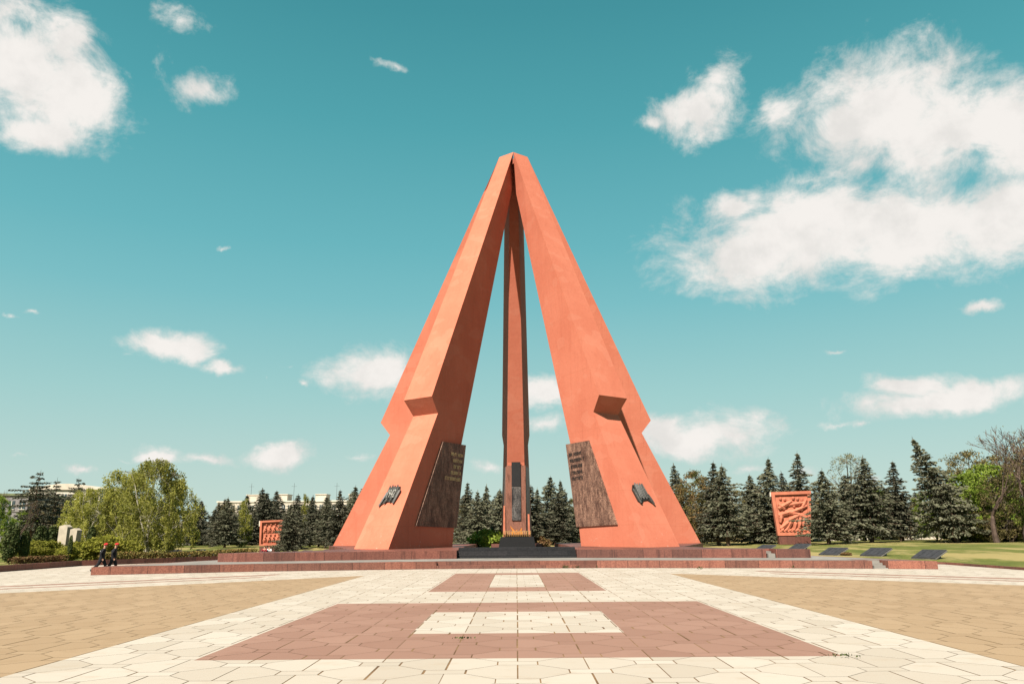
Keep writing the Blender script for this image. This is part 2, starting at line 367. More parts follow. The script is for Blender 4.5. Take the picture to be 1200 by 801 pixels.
def clip_half(poly, a, b, c):       # keep a*x+b*y<=c
    out = []
    for i in range(len(poly)):
        p, q = poly[i], poly[(i + 1) % len(poly)]
        dp, dq = a * p[0] + b * p[1] - c, a * q[0] + b * q[1] - c
        if dp <= 0: out.append(p)
        if dp * dq < 0:
            t = dp / (dp - dq); out.append((p[0] + (q[0] - p[0]) * t, p[1] + (q[1] - p[1]) * t))
    return out
def paving():
    P = MB(); tones = []; G = .010
    hw, hs, ht, hy = .93, .20, .38, .70
    octR = [(0, -hy), (ht, -hy), (hw, -hs), (hw, hs), (ht, hy), (0, hy)]
    def shrink(poly, g):
        cx = sum(p[0] for p in poly) / len(poly); cy = sum(p[1] for p in poly) / len(poly); o = []
        n = len(poly)
        for i in range(n):
            a, b, c = Vector(poly[i - 1]), Vector(poly[i]), Vector(poly[(i + 1) % n])
            e1 = (b - a).normalized(); e2 = (c - b).normalized(); n1 = Vector((-e1.y, e1.x)); n2 = Vector((-e2.y, e2.x))
            m_ = (n1 + n2); m_ = m_ / max(.3, m_.dot(n1)); o.append(tuple(b + m_ * g))
        return o
    rr = random.Random(3)
    sR = None
    def put(poly, ox, oy):
        k_ = rr.choice((.5, .8, 1, 1.7)); q = poly
        for i in range(len(poly)):
            a, b = poly[i], poly[(i + 1) % len(poly)]; ex, ey = b[0] - a[0], b[1] - a[1]; ln = math.hypot(ex, ey); nx, ny = -ey / ln, ex / ln
            gg = .014 * k_ if abs(ey) / ln > .95 else .0075
            q = clip_half(q, -nx, -ny, -(nx * a[0] + ny * a[1] + gg))
        P.face([(p[0] + ox, p[1] + oy, rr.uniform(-.0018, .0018) * 0) for p in q]); tones.append(rr.random())
    octL = [(-p[0], p[1]) for p in octR][::-1]
    rect = [(-ht, -.20), (ht, -.20), (ht, .20), (-ht, .20)]
    for j in range(0, 100):
        for i in range(-34, 35):
            if (i + j) % 2: continue
            ox, oy = i * 1.31, 2.0 + j * .9
            if abs(ox) > 44 or (abs(ox) > oy * .75 + 6): continue
            put(octR, ox, oy); put(octL, ox, oy); put(rect, ox, oy + .9)
    o = P.obj('plaza_paving', M['paver'])
    a = o.data.attributes.new('tone', 'FLOAT', 'FACE'); a.data.foreach_set('value', tones)
    tag(o, kind='structure')
paving()

# lawn: strips running outwards from the plaza edge
EDGE = [(31.1, -60), (31.1, -20), (31.1, 20), (31.1, 40), (31.1, 50), (31.1, 57), (29.3, 59), (27, 61), (24.4, 64), (21.4, 71.5), (22.6, 82), (24.2, 92), (21.5, 106), (14, 114), (0, 121), (-14, 114), (-21.5, 106), (-24.6, 94), (-26.5, 85), (-30.8, 76.9), (-33.9, 71.1), (-36.9, 66.5), (-37.2, 62), (-37.2, 56), (-37.2, 40), (-37.2, 10), (-37.2, -60)]
def lawn_h(dist, x):
    base = .10 if x > 0 else .22
    pts = ((0, base), (1, base + .06), (6, .34), (14, .55), (30, .80), (60, .95), (200, 1.0), (900, 1.0))
    for (a, za), (b, zb) in zip(pts, pts[1:]):
        if dist <= b: return za + (zb - za) * (dist - a) / (b - a)
    return 1.0
lw = MB(); offs = [0, .5, 1, 2, 3.5, 6, 9, 14, 20, 30, 45, 60, 90, 200, 900]
rows = []
fine_edge = []
for (a, b) in zip(EDGE, EDGE[1:]):
    kk = max(1, int((Vector(b) - Vector(a)).length / 2.5))
    for q in range(kk): fine_edge.append(Vector(a).lerp(Vector(b), q / kk))
fine_edge.append(Vector(EDGE[-1]))
for p in fine_edge:
    d_ = (p - Vector((0, 66))).normalized()
    rows.append([(p.x + d_.x * s, p.y + d_.y * s, lawn_h(s, p.x) + (.10 * mnoise.noise(Vector((p.x * .11 + d_.x * s * .11, p.y * .11 + d_.y * s * .11, 0))) if s > 1.5 else 0)) for s in offs])
for r0, r1 in zip(rows, rows[1:]):
    for k in range(len(offs) - 1): lw.face([r0[k], r0[k + 1], r1[k + 1], r1[k]])
lawn = lw.obj('lawn', M['lawn'], smooth=True); tag(lawn, kind='structure')
def ground_z(x, y):
    if abs(x) < 24 and y < 118 and y > 40: return 0
    best = min(range(len(fine_edge)), key=lambda i: (fine_edge[i] - Vector((x, y))).length)
    # distance along the ray from the plaza centre
    c = Vector((0, 66)); d_ = (Vector((x, y)) - c); u = d_.normalized()
    i = min(range(len(fine_edge)), key=lambda i: -((fine_edge[i] - c).normalized().dot(u)))
    s = d_.length - (fine_edge[i] - c).length
    return lawn_h(max(0, s), fine_edge[i].x) if s > -.5 else 0

# kerb along the right lawn, low granite wall along the left one
def strip_wall(pts, w, h, z0=0.0):
    b = MB(); per = 0
    for p, q in zip(pts, pts[1:]):
        p, q = Vector(p), Vector(q); d_ = (q - p).normalized(); nrm = Vector((-d_.y, d_.x)) * w / 2; Ln = (q - p).length
        a0, a1, b0, b1 = p - nrm, q - nrm, p + nrm, q + nrm
        uv = [(per, 0), (per + Ln, 0), (per + Ln, h), (per, h)]
        b.face([(*a0, z0), (*a1, z0), (*a1, z0 + h), (*a0, z0 + h)], 0, uv); b.face([(*b1, z0), (*b0, z0), (*b0, z0 + h), (*b1, z0 + h)], 0, uv)
        b.face([(*a0, z0 + h), (*a1, z0 + h), (*b1, z0 + h), (*b0, z0 + h)], 0, uv)
        per += Ln
    for e, q in ((pts[0], pts[1]), (pts[-1], pts[-2])):
        e, q = Vector(e), Vector(q); d_ = (q - e).normalized(); nrm = Vector((-d_.y, d_.x)) * w / 2
        b.face([(*(e - nrm), z0), (*(e + nrm), z0), (*(e + nrm), z0 + h), (*(e - nrm), z0 + h)])
    return b
k = strip_wall([(31.0, -60), (31.0, 20), (31.0, 57.1), (27, 60.9)], .16, .16).obj('kerb', M['dgranite'])
tag(k, 'low dark red kerb edging the lawn at the right of the plaza', 'kerb')
k = strip_wall([(-37.1, -60), (-37.1, 20), (-37.1, 66.3), (-33.8, 71), (-30.6, 76.7), (-27.2, 85)], .34, .44).obj('garden_wall', M['dgranite'])
tag(k, 'low dark red granite wall between the plaza and the shrubs on the left', 'wall')

# ------------------------------------------------------------------ stepped platform
Z1, Z2 = .50, 1.13
plat = empty('stepped_platform', (0, D, 0)); tag(plat, 'low two tiered platform of red granite blocks under the orange monument', 'platform')
def rel(poly): return [(x, y - D) for x, y in poly]
def lower_poly():
    return [(-5.7, 55.7), (5.65, 55.55), (18, 53.2), (23.2, 51.5), (23.25, 53.0), (24.15, 52.75), (24.1, 51.2), (26.75, 50.2),
            (24.6, 60), (23.2, 65), (20.6, 72), (23.2, 92), (20, 106), (0, 118), (-20, 106), (-23.4, 92), (-21, 72), (-23.4, 65), (-25.0, 61), (-27.3, 50.4), (-18, 53.7)]
lp = lower_poly()
# recess for the two red steps in the middle of the front
lp2 = [(-5.7, 55.7), (-5.7, 56.1), (5.65, 55.95), (5.65, 55.55)] + lp[2:]
b = MB(); b.prism(rel(lp2), 0, Z1); b.obj('lower_tier', M['granite'], plat)
b = MB(); b.prism(rel([(-5.68, 55.68), (5.63, 55.53), (5.63, 55.93), (-5.68, 56.08)]), 0, Z1 * .47); b.obj('red_step', M['granite'], plat)
b = MB(); b.face([(*p, Z1 + .004) for p in rel([(-5.8, 56.5), (5.8, 56.3), (18, 53.9), (22.6, 52.4), (22.6, 54), (24.8, 53.6), (25.6, 52), (24.0, 60), (22.6, 65), (20.1, 72), (22.8, 92), (19.6, 105.6), (0, 117.4), (-19.6, 105.6), (-23.0, 92), (-20.5, 72), (-22.8, 65), (-24.5, 60.5), (-26.4, 51.8), (-18, 54.3)])]); b.obj('paving', M['grey'], plat)
b = MB()      # pale ramp filling the gap in the right arm
b.extr([(23.28, 51.45 - D, 0), (24.08, 51.25 - D, 0), (24.12, 52.7 - D, 0), (23.3, 52.9 - D, 0)], (0, 0, .05)); 
for i in range(3): b.box((23.7, 51.75 + i * .4 - D, .05 + .075 * (i + 1)), (.74, .4, .15 * (i + 1)))
b.obj('side_step', M['grey'], plat)
up = [(-20.7, 58.0), (-4.75, 61.9), (4.75, 61.85), (18.6, 58.6), (18.8, 60.3), (19.35, 60.2), (19.3, 58.45), (21.6, 57.8), (20.2, 60.2), (16.8, 64), (15.4, 72), (22.0, 92.5), (19, 104), (0, 115), (-19, 104), (-22.2, 92.5), (-15.6, 72), (-17.0, 64.2), (-20.8, 60.4), (-22.2, 58.2)]
k0 = up.index((0, 115)); right_half = up[2:k0]; left_half = up[k0 + 1:] + up[:2]
b = MB(); b.prism(rel([(4.75, 64.4), (4.75, 61.85)] + right_half[1:] + [(5.0, 104), (5.4, 84), (5.0, 70)]), Z1, Z2); b.obj('upper_tier', M['dgranite'], plat)
b = MB(); b.prism(rel([(-4.75, 61.9), (-4.75, 64.4), (-5.0, 70), (-5.4, 84), (-5.0, 104)] + left_half[:-1]), Z1, Z2); b.obj('upper_tier', M['dgranite'], plat)
b = MB(); b.prism(rel([(-3.2, 98.6), (3.2, 98.6), (3.2, 112), (-3.2, 112)]), Z1, Z2); b.obj('rear_footing', M['dgranite'], plat)
b = MB(); b.box((18.98, 59.35 - D, Z1 + .16), (.5, 1.7, .3)); b.box((18.98, 59.8 - D, Z1 + .38), (.5, .8, .16)); b.obj('side_step', M['grey'], plat)
b = MB()      # black stairs
for i, (y, z) in enumerate(((62.3, .80), (63.0, 1.05), (63.7, 1.30))):
    x = 4.73; y0 = y - D; y1 = (y + .7 if i < 2 else 64.9) - D
    b.prism([(-x, y0), (x, y0), (x, y1), (-x, y1)], Z1 + .004, z)
b.obj('black_stair', M['black'], plat)

# ------------------------------------------------------------------ the monument: five pylons shaped like rifles
mon = empty('rifle_pyramid_monument', (0, D, 0)); tag(mon, 'towering orange monument of five concrete rifles leaning together into a pyramid', 'monument')
z0, r0, w0 = 48.72, 1.514, 1.10
z1, r1, w1 = 15.54, 16.62, 1.903
z2, r2, w2 = 14.02, 15.43, 1.665
z3, r3, w3 = Z2, 22.2, 2.20
i0 = (.25, .12, 48.95); i5 = (.897, .543, 44.06); i6 = (10.76, 1.087, 11.32); i4 = (12.06, 1.17, z3); KI = .74
def lerp3(a, b, t): return tuple(p + (q - p) * t for p, q in zip(a, b))
o0_, o1_, o2_, o3_ = (r0, w0, z0), (r1, w1, z1), (r2, w2, z2), (r3, w3, z3)
ringsO = [o0_, lerp3(o0_, o1_, .14)]; ringsI = [i0, i5]
for q in (.3, .5, .7, .88):
    ringsO.append(lerp3(o0_, o1_, .14 + .86 * q)); ringsI.append(lerp3(i5, i6, q))
ringsO += [o1_, o2_, o3_]; ringsI += [lerp3(i5, i6, .97), i6, i4]
def pylon_mesh(k_in):
    b = MB(); P = []
    for (r, w, z), (ir, iw, iz) in zip(ringsO, ringsI):
        P.append([(-w, -r, z), (w, -r, z), (iw * k_in, -ir, iz), (-iw * k_in, -ir, iz)])
    b.face(P[0])
    for A, B in zip(P, P[1:]):
        for k in range(4):
            k2 = (k + 1) % 4; b.face([B[k], B[k2], A[k2], A[k]])
    return b.mesh('pylon', M['concrete'])
pm = pylon_mesh(KI); pm_rear = pylon_mesh(1.0)
# plane of the lower side face (t = side), in pylon coordinates
def side_plane():
    a, c, d_ = Vector((w2, -r2, z2)), Vector((w3, -r3, z3)), Vector((i4[1] * KI, -i4[0], z3))
    nrm = (c - a).cross(d_ - a).normalized()
    if nrm.x < 0: nrm.negate()
    return a, nrm
SA, SN = side_plane()
ANG = (36, -36, 108, -108, 180)
def py_mat(az): return Matrix.Translation((0, D, 0)) @ Matrix.Rotation(-R(az), 4, 'Z')
Minv = py_mat(36).inverted()
def to_side(px, py):                  # pixel on the front left pylon's inner side -> pylon coordinates
    o = Minv @ Vector((0, 0, CAM_H)); d_ = (Minv.to_3x3() @ ray(px, py))
    return o + d_ * ((SA - o).dot(SN) / d_.dot(SN))
plq = [to_side(518.2, 517.3), to_side(545.0, 521.4), to_side(534.2, 618.2), to_side(486.4, 616.0)]
TP = .11
def side_basis():
    t_ = (plq[2] - plq[3]).normalized(); u_ = SN.cross(t_).normalized()
    if u_.z < 0: u_.negate()
    return t_, u_
def glyph_line(b, p, along, upv, nrm, widths, hgt, rr, thick=.04):
    x = 0
    for wd in widths:
        if wd > 0:
            ox = p + along * x; bar = hgt * .2
            kind = rr.randrange(4)
            def q(x0, y0, x1, y1):
                b.extr([ox + along * x0 + upv * y0, ox + along * x1 + upv * y0, ox + along * x1 + upv * y1, ox + along * x0 + upv * y1], nrm * thick)
            q(0, 0, bar, hgt)
            if kind in (0, 1): q(wd - bar, 0, wd, hgt)
            if kind in (0, 2): q(bar, hgt - bar, wd - (bar if kind == 0 else 0), hgt)
            if kind == 1: q(bar, hgt * .4, wd - bar, hgt * .4 + bar)
            if kind == 3: q(bar, 0, wd, bar); q(bar, hgt * .5, wd * .8, hgt * .5 + bar)
        x += abs(wd) + hgt * .22
    return x
def plaque(sign):
    sg = lambda p: Vector((p.x * sign, p.y, p.z))
    n_ = Vector((SN.x * sign, SN.y, SN.z)); b = MB(); pts = [sg(p) + n_ * .01 for p in plq]
    if sign > 0: pts = pts[::-1]
    b.extr(pts, n_ * TP); return b
def letters(sign, seed, lines, right_align):
    rr = random.Random(seed); b = MB(); t_, u_ = side_basis(); sg = lambda p: Vector((p.x * sign, p.y, p.z))
    n_ = Vector((SN.x * sign, SN.y, SN.z)); inner = plq[1]; H = .33
    for i, cnt in enumerate(lines):
        ws = [(rr.uniform(.16, .27) if rr.random() > .08 or k in (0, cnt - 1) else -.16) for k in range(cnt)]
        tot = sum(abs(w) + H * .22 for w in ws)
        t = (1.35 + i * .62); f = t / ((plq[1] - plq[2]).length); edge = plq[1].lerp(plq[2], f)
        # u along the plaque measured from its inner edge outwards
        start = edge - t_ * (.35 + tot) if right_align else edge - t_ * (.42 + tot)
        if sign > 0: glyph_line(b, start + SN * (TP + .012), t_, u_, SN, ws, H, rr)
        else:        # reads from the inner edge towards the outer one on the mirrored face
            p = sg(edge - t_ * .42) + n_ * (TP + .012); al = sg(-t_)
            glyph_line(b, p, al, sg(u_), n_, ws, H, rr)
    return b
# emblems on the sloping outer face of the butt
fa = Vector((0, -r2, z2)); fb = Vector((0, -r3, z3)); fup = (fa - fb).normalized(); fn = Vector((1, 0, 0)).cross(fup).normalized()
if fn.y > 0: fn.negate()
EC = fb.lerp(fa, .365)
EM = Matrix((Vector((1, 0, 0)), fup, fn)).transposed().to_4x4(); EM.translation = EC; EM = EM @ Matrix.Scale(.97, 4)
def rod(b, x0, y0, x1, y1, w, z=.12):
    p, q = Vector((x0, y0, z + .08)), Vector((x1, y1, z * .6 + .08)); w *= 1.12; b.tube([EM @ p, EM @ p.lerp(q, .5), EM @ q], [w, w * 1.05, w * .8], 6)
def text_mesh(body, size, depth):
    cu = bpy.data.curves.new('digits', 'FONT'); cu.body = body; cu.size = size; cu.extrude = depth; cu.align_x = 'CENTER'; cu.align_y = 'CENTER'; cu.resolution_u = 3
    o = bpy.data.objects.new('digits', cu); C.objects.link(o); dg = bpy.context.evaluated_depsgraph_get()
    me = bpy.data.meshes.new_from_object(o.evaluated_get(dg)); bpy.data.objects.remove(o); bpy.data.curves.remove(cu); return me
def emblem(kind, parent):
    b = MB(); rr = random.Random(11 if kind == 'l' else 12)
    if kind == 'l':
        pl_ = [(-.62, .95), (.68, 1.0), (.80, .62), (.98, .55), (.90, -.1), (.55, -.75), (-.1, -.62), (-.62, -.70), (-1.05, -1.05), (-.85, -.2)]
        for k in range(8): rod(b, -.58 + k * .165, .98 + (.06, -.10, .14, -.04)[k % 4], -.66 + k * .185, -.3 - .15 * (k % 3), .058, .14)
        rod(b, -.62, .35, -1.12, -1.12, .11); rod(b, .92, .5, .62, -.85, .13); rod(b, -.3, -.35, -.55, -.85, .09); rod(b, .3, -.3, .1, -.7, .09)
    else:
        pl_ = [(-.60, 1.0), (.60, .92), (.72, .1), (1.0, -.55), (1.12, -1.1), (.5, -.62), (-.1, -.72), (-.45, -1.05), (-.8, -.8), (-.95, .45)]
        for k in range(8): rod(b, -.55 + k * .155, 1.0 + (-.08, .12, -.02, .08)[k % 4], -.50 + k * .195, -.45 - .12 * (k % 2), .058, .14)
        rod(b, -.92, .45, -.55, -1.0, .12); rod(b, .75, -.1, 1.15, -1.1, .12); rod(b, -.75, .3, -.35, -.7, .09)
    b.extr([EM @ Vector((x, y, .01)) for x, y in pl_], fn * .10, 1)
    o = b.obj('emblem', [M['rods'], M['bronze']], parent)
    if kind == 'l':
        me = text_mesh('1942', 1.02, .05); me.materials.clear(); me.materials.append(M['frame'])
        me.transform(EM @ Matrix.Translation((.0, .10, .26)) @ Matrix.Diagonal((.56, 1.25, 1, 1)))
        me.materials.clear(); me.materials.append(M['numerals']); d_ = bpy.data.objects.new('year_numerals', me); C.objects.link(d_); d_.parent = parent
    return o
pls = {}
for az in ANG:
    p = bpy.data.objects.new('pylon', pm_rear if az == 180 else pm); C.objects.link(p); p.parent = mon; p.rotation_euler.z = -R(az); pls[az] = p
for az, sgn in ((36, 1), (36, -1), (-36, 1), (-36, -1)):
    o = plaque(sgn).obj('inscription_panel', M['plaque'], pls[az])
l = letters(1, 5, [7, 6, 5, 7, 10], True).obj('inscription', M['gold'], pls[36])
l = letters(-1, 9, [8, 10, 8, 7, 7], False).obj('inscription', M['iron'], pls[-36])
emblem('l', pls[36]); emblem('r', pls[-36])
# granite facing on the inner face of the rear pylon
ry = lambda y_px: None
def inner_pt(py):                     # height on the inner face of the rear pylon seen at pixel row py
    best = None
    for k in range(401):
        t = k / 400; P = lerp3(i4, i6, t * 2) if t < .5 else lerp3(i6, i5, (t - .5) * .5)
        w = py_mat(180) @ Vector((0, -P[0], P[2])); d_ = abs(proj(w)[1] - py)
        if best is None or d_ < best[0]: best = (d_, P)
    return best[1]
def proj(w):
    c = CAMI @ w; return (600 + F_PX * c.x / -c.z, 400.5 - F_PX * c.y / -c.z)
rear = pls[180]
def slab(name, y_top, y_bot, x0, x1, th, mat, off=.005, segs=3):
    b = MB()
    ys = [y_bot + (y_top - y_bot) * k / segs for k in range(segs + 1)]; Ps = [inner_pt(y) for y in ys]
    for A, B in zip(Ps, Ps[1:]):
        q = [Vector((x0, -A[0] + off, A[2])), Vector((x1, -A[0] + off, A[2])), Vector((x1, -B[0] + off, B[2])), Vector((x0, -B[0] + off, B[2]))]
        b.extr(q, (0, th, 0))
    return b.obj(name, mat, rear)
slab('granite_facing', 545, 630, -1.22, 1.22, .14, M['clad'])
slab('black_panel', 541.5, 569.5, -.58, .58, .12, M['blackp'], .15)
slab('stained_panel', 570, 593, -.58, .58, .12, M['stain'], .15, 1)
slab('stained_panel', 593.4, 609, -.58, .58, .12, M['stain'], .15, 1)
for sx in (-1, 1):                    # dark slabs wrapping the cheeks and the red fins by the foot
    b = MB(); A, B = inner_pt(546), inner_pt(624)
    b.extr([Vector((sx * 1.2, -A[0] - .05, A[2])), Vector((sx * 1.2, -B[0] - .05, B[2])), Vector((sx * 1.80, -B[0] - 3.2, B[2])), Vector((sx * 1.66, -A[0] - 3.2, A[2]))][::sx], (sx * .09, 0, 0)); b.obj('side_cladding', M['clad'], rear)
    b = MB(); A, B = inner_pt(592 if sx > 0 else 602), inner_pt(632)
    b.extr([Vector((sx * 1.45, -A[0] - .4, A[2])), Vector((sx * 1.45, -B[0] - .1, B[2])), Vector((sx * 1.75, -B[0] - .1, B[2])), Vector((sx * 1.66, -A[0] - .4, A[2]))], (0, .25, 0)); b.obj('foot_fin', M['relief'], rear)

def quad(b, c, d_, s, w, l):            # leaf-like diamond: along direction d_, length l, width w
    b.face([c - d_ * l * .5, c + s * w * .5, c + d_ * l * .5, c - s * w * .5])
def rvec(rr):
    while True:
        v = Vector((rr.uniform(-1, 1), rr.uniform(-1, 1), rr.uniform(-1, 1)))
        if .01 < v.length < 1: return v.normalized()

# ------------------------------------------------------------------ eternal flame
fl = empty('eternal_flame', (0.05, 82, .506)); tag(fl, 'eternal flame on a black granite block in front of the rear pylon', 'eternal flame')
b = MB()
def frust(b, x0, y0, x1, y1, za, zb, mi=0):
    A = [(-x0, -y0, za), (x0, -y0, za), (x0, y0, za), (-x0, y0, za)]; B = [(-x1, -y1, zb), (x1, -y1, zb), (x1, y1, zb), (-x1, y1, zb)]
    b.face(A[::-1], mi); b.face(B, mi)
    for k_ in range(4): b.face([A[k_], A[(k_ + 1) % 4], B[(k_ + 1) % 4], B[k_]], mi)
FZ = .80
frust(b, 2.0, 1.3, 1.72, 1.1, 0, .75 + FZ); b.obj('pedestal', M['black'], fl)
b = MB(); frust(b, 1.25, .8, 1.45, .95, .752 + FZ, .95 + FZ); b.obj('burner_bowl', M['bronze'], fl)
b = MB()
for k_ in range(15):
    x = -1.35 + 2.7 * k_ / 14; b.tube([(x, -.98, .80 + FZ), (x * 1.02, -1.05, 1.05 + FZ), (x, -.99, 1.34 + FZ + .05 * (k_ % 2))], [.05, .06, .03], 5)
b.box((0, -.99, 1.3 + FZ), (2.85, .06, .06)); b.obj('brass_railing', M['rail'], fl)
fm, ft, fb_ = nt('flame', .5); ft.nodes.remove(fb_); em = ft.nodes.new('ShaderNodeEmission'); em.inputs[0].default_value = (1, .33, .06, 1); em.inputs[1].default_value = .42
L(ft, em.outputs[0], ft.nodes['Material Output'].inputs[0])
for x, h, lean in ((-.42, .9, -.22), (-.22, .55, .18), (.12, .42, -.12), (.38, .72, .10)):
    b = MB(); b.tube([(x, 0, .96 + FZ), (x + lean * .5, .03, .96 + FZ + h * .25), (x - lean * .2, 0, .96 + FZ + h * .5), (x + lean * .9, .02, .96 + FZ + h * .8), (x + lean * 1.3, .0, .96 + FZ + h)], [.10, .17, .11, .05, .01], 8); b.obj('flame', fm, fl, True)
# ------------------------------------------------------------------ relief steles
def relief_stele(name, label, px, py_b, d, wid, hgt, baseh, lean_l, seed, kind, rz):
    p = at(px, py_b, d); gz = ground_z(p.x, d); rt = empty(name, (p.x, d, min(gz, p.z)), R(rz)); tag(rt, label, 'relief stele')
    b = MB(); b.prism([(-wid * .44, -.6), (wid * .44, -.6), (wid * .44, .6), (-wid * .44, .6)], -.3, baseh); b.obj('base', M['dgranite'], rt)
    b = MB(); rr = random.Random(seed); zb, zt = baseh + .12, baseh + .12 + hgt
    bl, br, tr, tl = (-wid * .46, zb), (wid * .46, zb), (wid * .56 + lean_l, zt + .12), (-wid * .52 - lean_l, zt)
    def pt(u, v):
        x0 = bl[0] + (tl[0] - bl[0]) * v; x1 = br[0] + (tr[0] - br[0]) * v; za = bl[1] + (br[1] - bl[1]) * u; zz = tl[1] + (tr[1] - tl[1]) * u
        return (x0 + (x1 - x0) * u, za + (zz - za) * v)
    def poly(uv, y0, y1): b.extr([Vector((pt(*q)[0], y0, pt(*q)[1])) for q in uv][::-1] if False else [Vector((pt(*q)[0], y0, pt(*q)[1])) for q in uv], (0, y1 - y0, 0))
    poly([(0, 0), (1, 0), (1, 1), (0, 1)], .5, -.24)
    e = .085                                # raised frame
    poly([(0, 0), (1, 0), (1, .07), (0, .07)], -.241, -.5); poly([(0, .93), (1, .93), (1, 1), (0, 1)], -.241, -.5)
    poly([(0, .0701), (e, .0701), (e, .9299), (0, .9299)], -.241, -.5); poly([(1 - e, .0701), (1, .0701), (1, .9299), (1 - e, .9299)], -.241, -.5)
    def P3(u, v, y): q = pt(u, v); return (q[0], y, q[1])
    def limb(a, c, r_, y=-.2):
        m_ = ((a[0] + c[0]) / 2, (a[1] + c[1]) / 2); b.tube([P3(*a, y), P3(*m_, y - .1), P3(*c, y)], [r_ * wid * 1.05, r_ * wid * 1.25, r_ * wid * .9], 6)
    def head(u, v, r_):
        c = P3(u, v, -.28); R_ = r_ * wid
        b.tube([(c[0], c[1], c[2] - R_), (c[0], c[1], c[2] - R_ * .5), (c[0], c[1] - .02, c[2] + R_ * .4), (c[0], c[1], c[2] + R_)], [R_ * .4, R_ * .85, R_ * .9, R_ * .3], 7)
    if kind == 'rows':                      # two rows of marching figures
        for row, (v0, v1) in enumerate(((.50, .86), (.13, .46))):
            for k_ in range(4):
                u = .2 + k_ * .2
                limb((u - .02, v0 + .02), (u + .06, v1 - .10), .05); head(u + .09, v1 - .03, .045)
                limb((u - .06, v0), (u + .0, v0 + (v1 - v0) * .5), .03); limb((u + .08, v0 + .02), (u + .04, v0 + .18), .032, -.25)
                limb((u + .0, v0 + .22), (u + .12, v0 + .17), .022, -.36)
    else:                                   # crowded charging figures, arms and rifles slanting up to the right
        for k_ in range(6): head(.22 + k_ * .11, .84 - .02 * (k_ % 3), .05)
        for k_ in range(5): head(.3 + k_ * .13, .66 + .03 * (k_ % 2), .045)
        for (a, c, r_) in (((.14, .62), (.5, .78), .055), ((.45, .7), (.86, .74), .05), ((.12, .46), (.55, .56), .06), ((.4, .5), (.9, .66), .045), ((.3, .55), (.8, .45), .05),
                           ((.5, .38), (.12, .16), .06), ((.52, .42), (.32, .14), .05), ((.62, .42), (.52, .12), .055), ((.72, .4), (.66, .12), .05), ((.82, .42), (.78, .12), .045), ((.2, .5), (.14, .3), .05),
                           ((.6, .5), (.88, .38), .05), ((.4, .35), (.7, .46), .06), ((.16, .72), (.3, .6), .05), ((.74, .56), (.88, .8), .04)): limb(a, c, r_, -.22 - .1 * rr.random())
        for k_ in range(7): limb((.12 + k_ * .11, .09), (.2 + k_ * .11, .13 + .03 * rr.random()), .04, -.3)
    b.obj('carved_panel', M['relief'], rt)
    b = MB(); b.box((tl[0] - .06, -.05, zt - .3), (.12, .7, .62)); b.obj('corner_cap', M['white'], rt)
    return rt
relief_stele('relief_stele', 'orange relief slab carved with two rows of marching figures left of the monument', 316, 645.5, 92, 2.5, 2.85, .75, -.05, 21, 'rows', 8)
relief_stele('relief_stele', 'large orange relief slab of crowded charging figures among the spruces on the right', 931, 636.8, 108, 4.7, 5.9, 1.05, .15, 22, 'crowd', -8)

# ------------------------------------------------------------------ sloping slabs on the lawn
def make_slab():
    rt = empty('memorial_slab'); b = MB()
    T = Matrix.Rotation(R(21), 4, 'X'); b.box((0, .95, -.02), (2.3, 1.9, .10), 0, T); b.box((0, 1.25, .12), (1.5, .3, .6)); b.obj('support', M['frame'], rt)
    for k_ in range(4):
        b = MB(); b.box((-.855 + k_ * .57, .95, .07), (.525, 1.84, .07), 0, T); b.obj('plate', M['slab'], rt)
    return rt
slabs = [(1082, 656, 60.5, 'nearest and largest dark slab on the lawn at the far right of the plaza'), (1020, 653.8, 65.5, 'dark sloping slab on the lawn between the nearest right slab and the platform tip'), (970, 652.2, 69.5, 'dark sloping slab on the lawn just behind the right end of the platform, below the spruces'),
         (931, 643.5, 86, 'dark slab on the lawn in front of the large relief base'), (890, 643.5, 86, 'dark slab on the lawn left of the large relief base by the monument'),
         (347, 646.6, 88, 'dark slab on the lawn just right of the left relief'), (373, 645.6, 92, 'dark slab on the lawn between the left relief and the monument foot'),
         (248, 649.5, 84, 'dark slab on the lawn left of the small relief, third from the birches'), (219, 650, 82, 'dark slab on the lawn left of the small relief, second from the birches'), (190, 650.5, 80, 'dark slab on the lawn right under the birches')]
proto = make_slab()
for i, (px, py, d, lab) in enumerate(slabs):
    o = proto if i == 0 else copy_tree(proto); p = at(px, py, d); gz = ground_z(p.x, d)
    o.location = (p.x, d, max(gz, .05)); o.scale = (.88,) * 3; o.rotation_euler.z = R(-62 if px > 600 else -45); tag(o, lab, 'memorial slab', 'dark memorial slabs lying on the lawns')

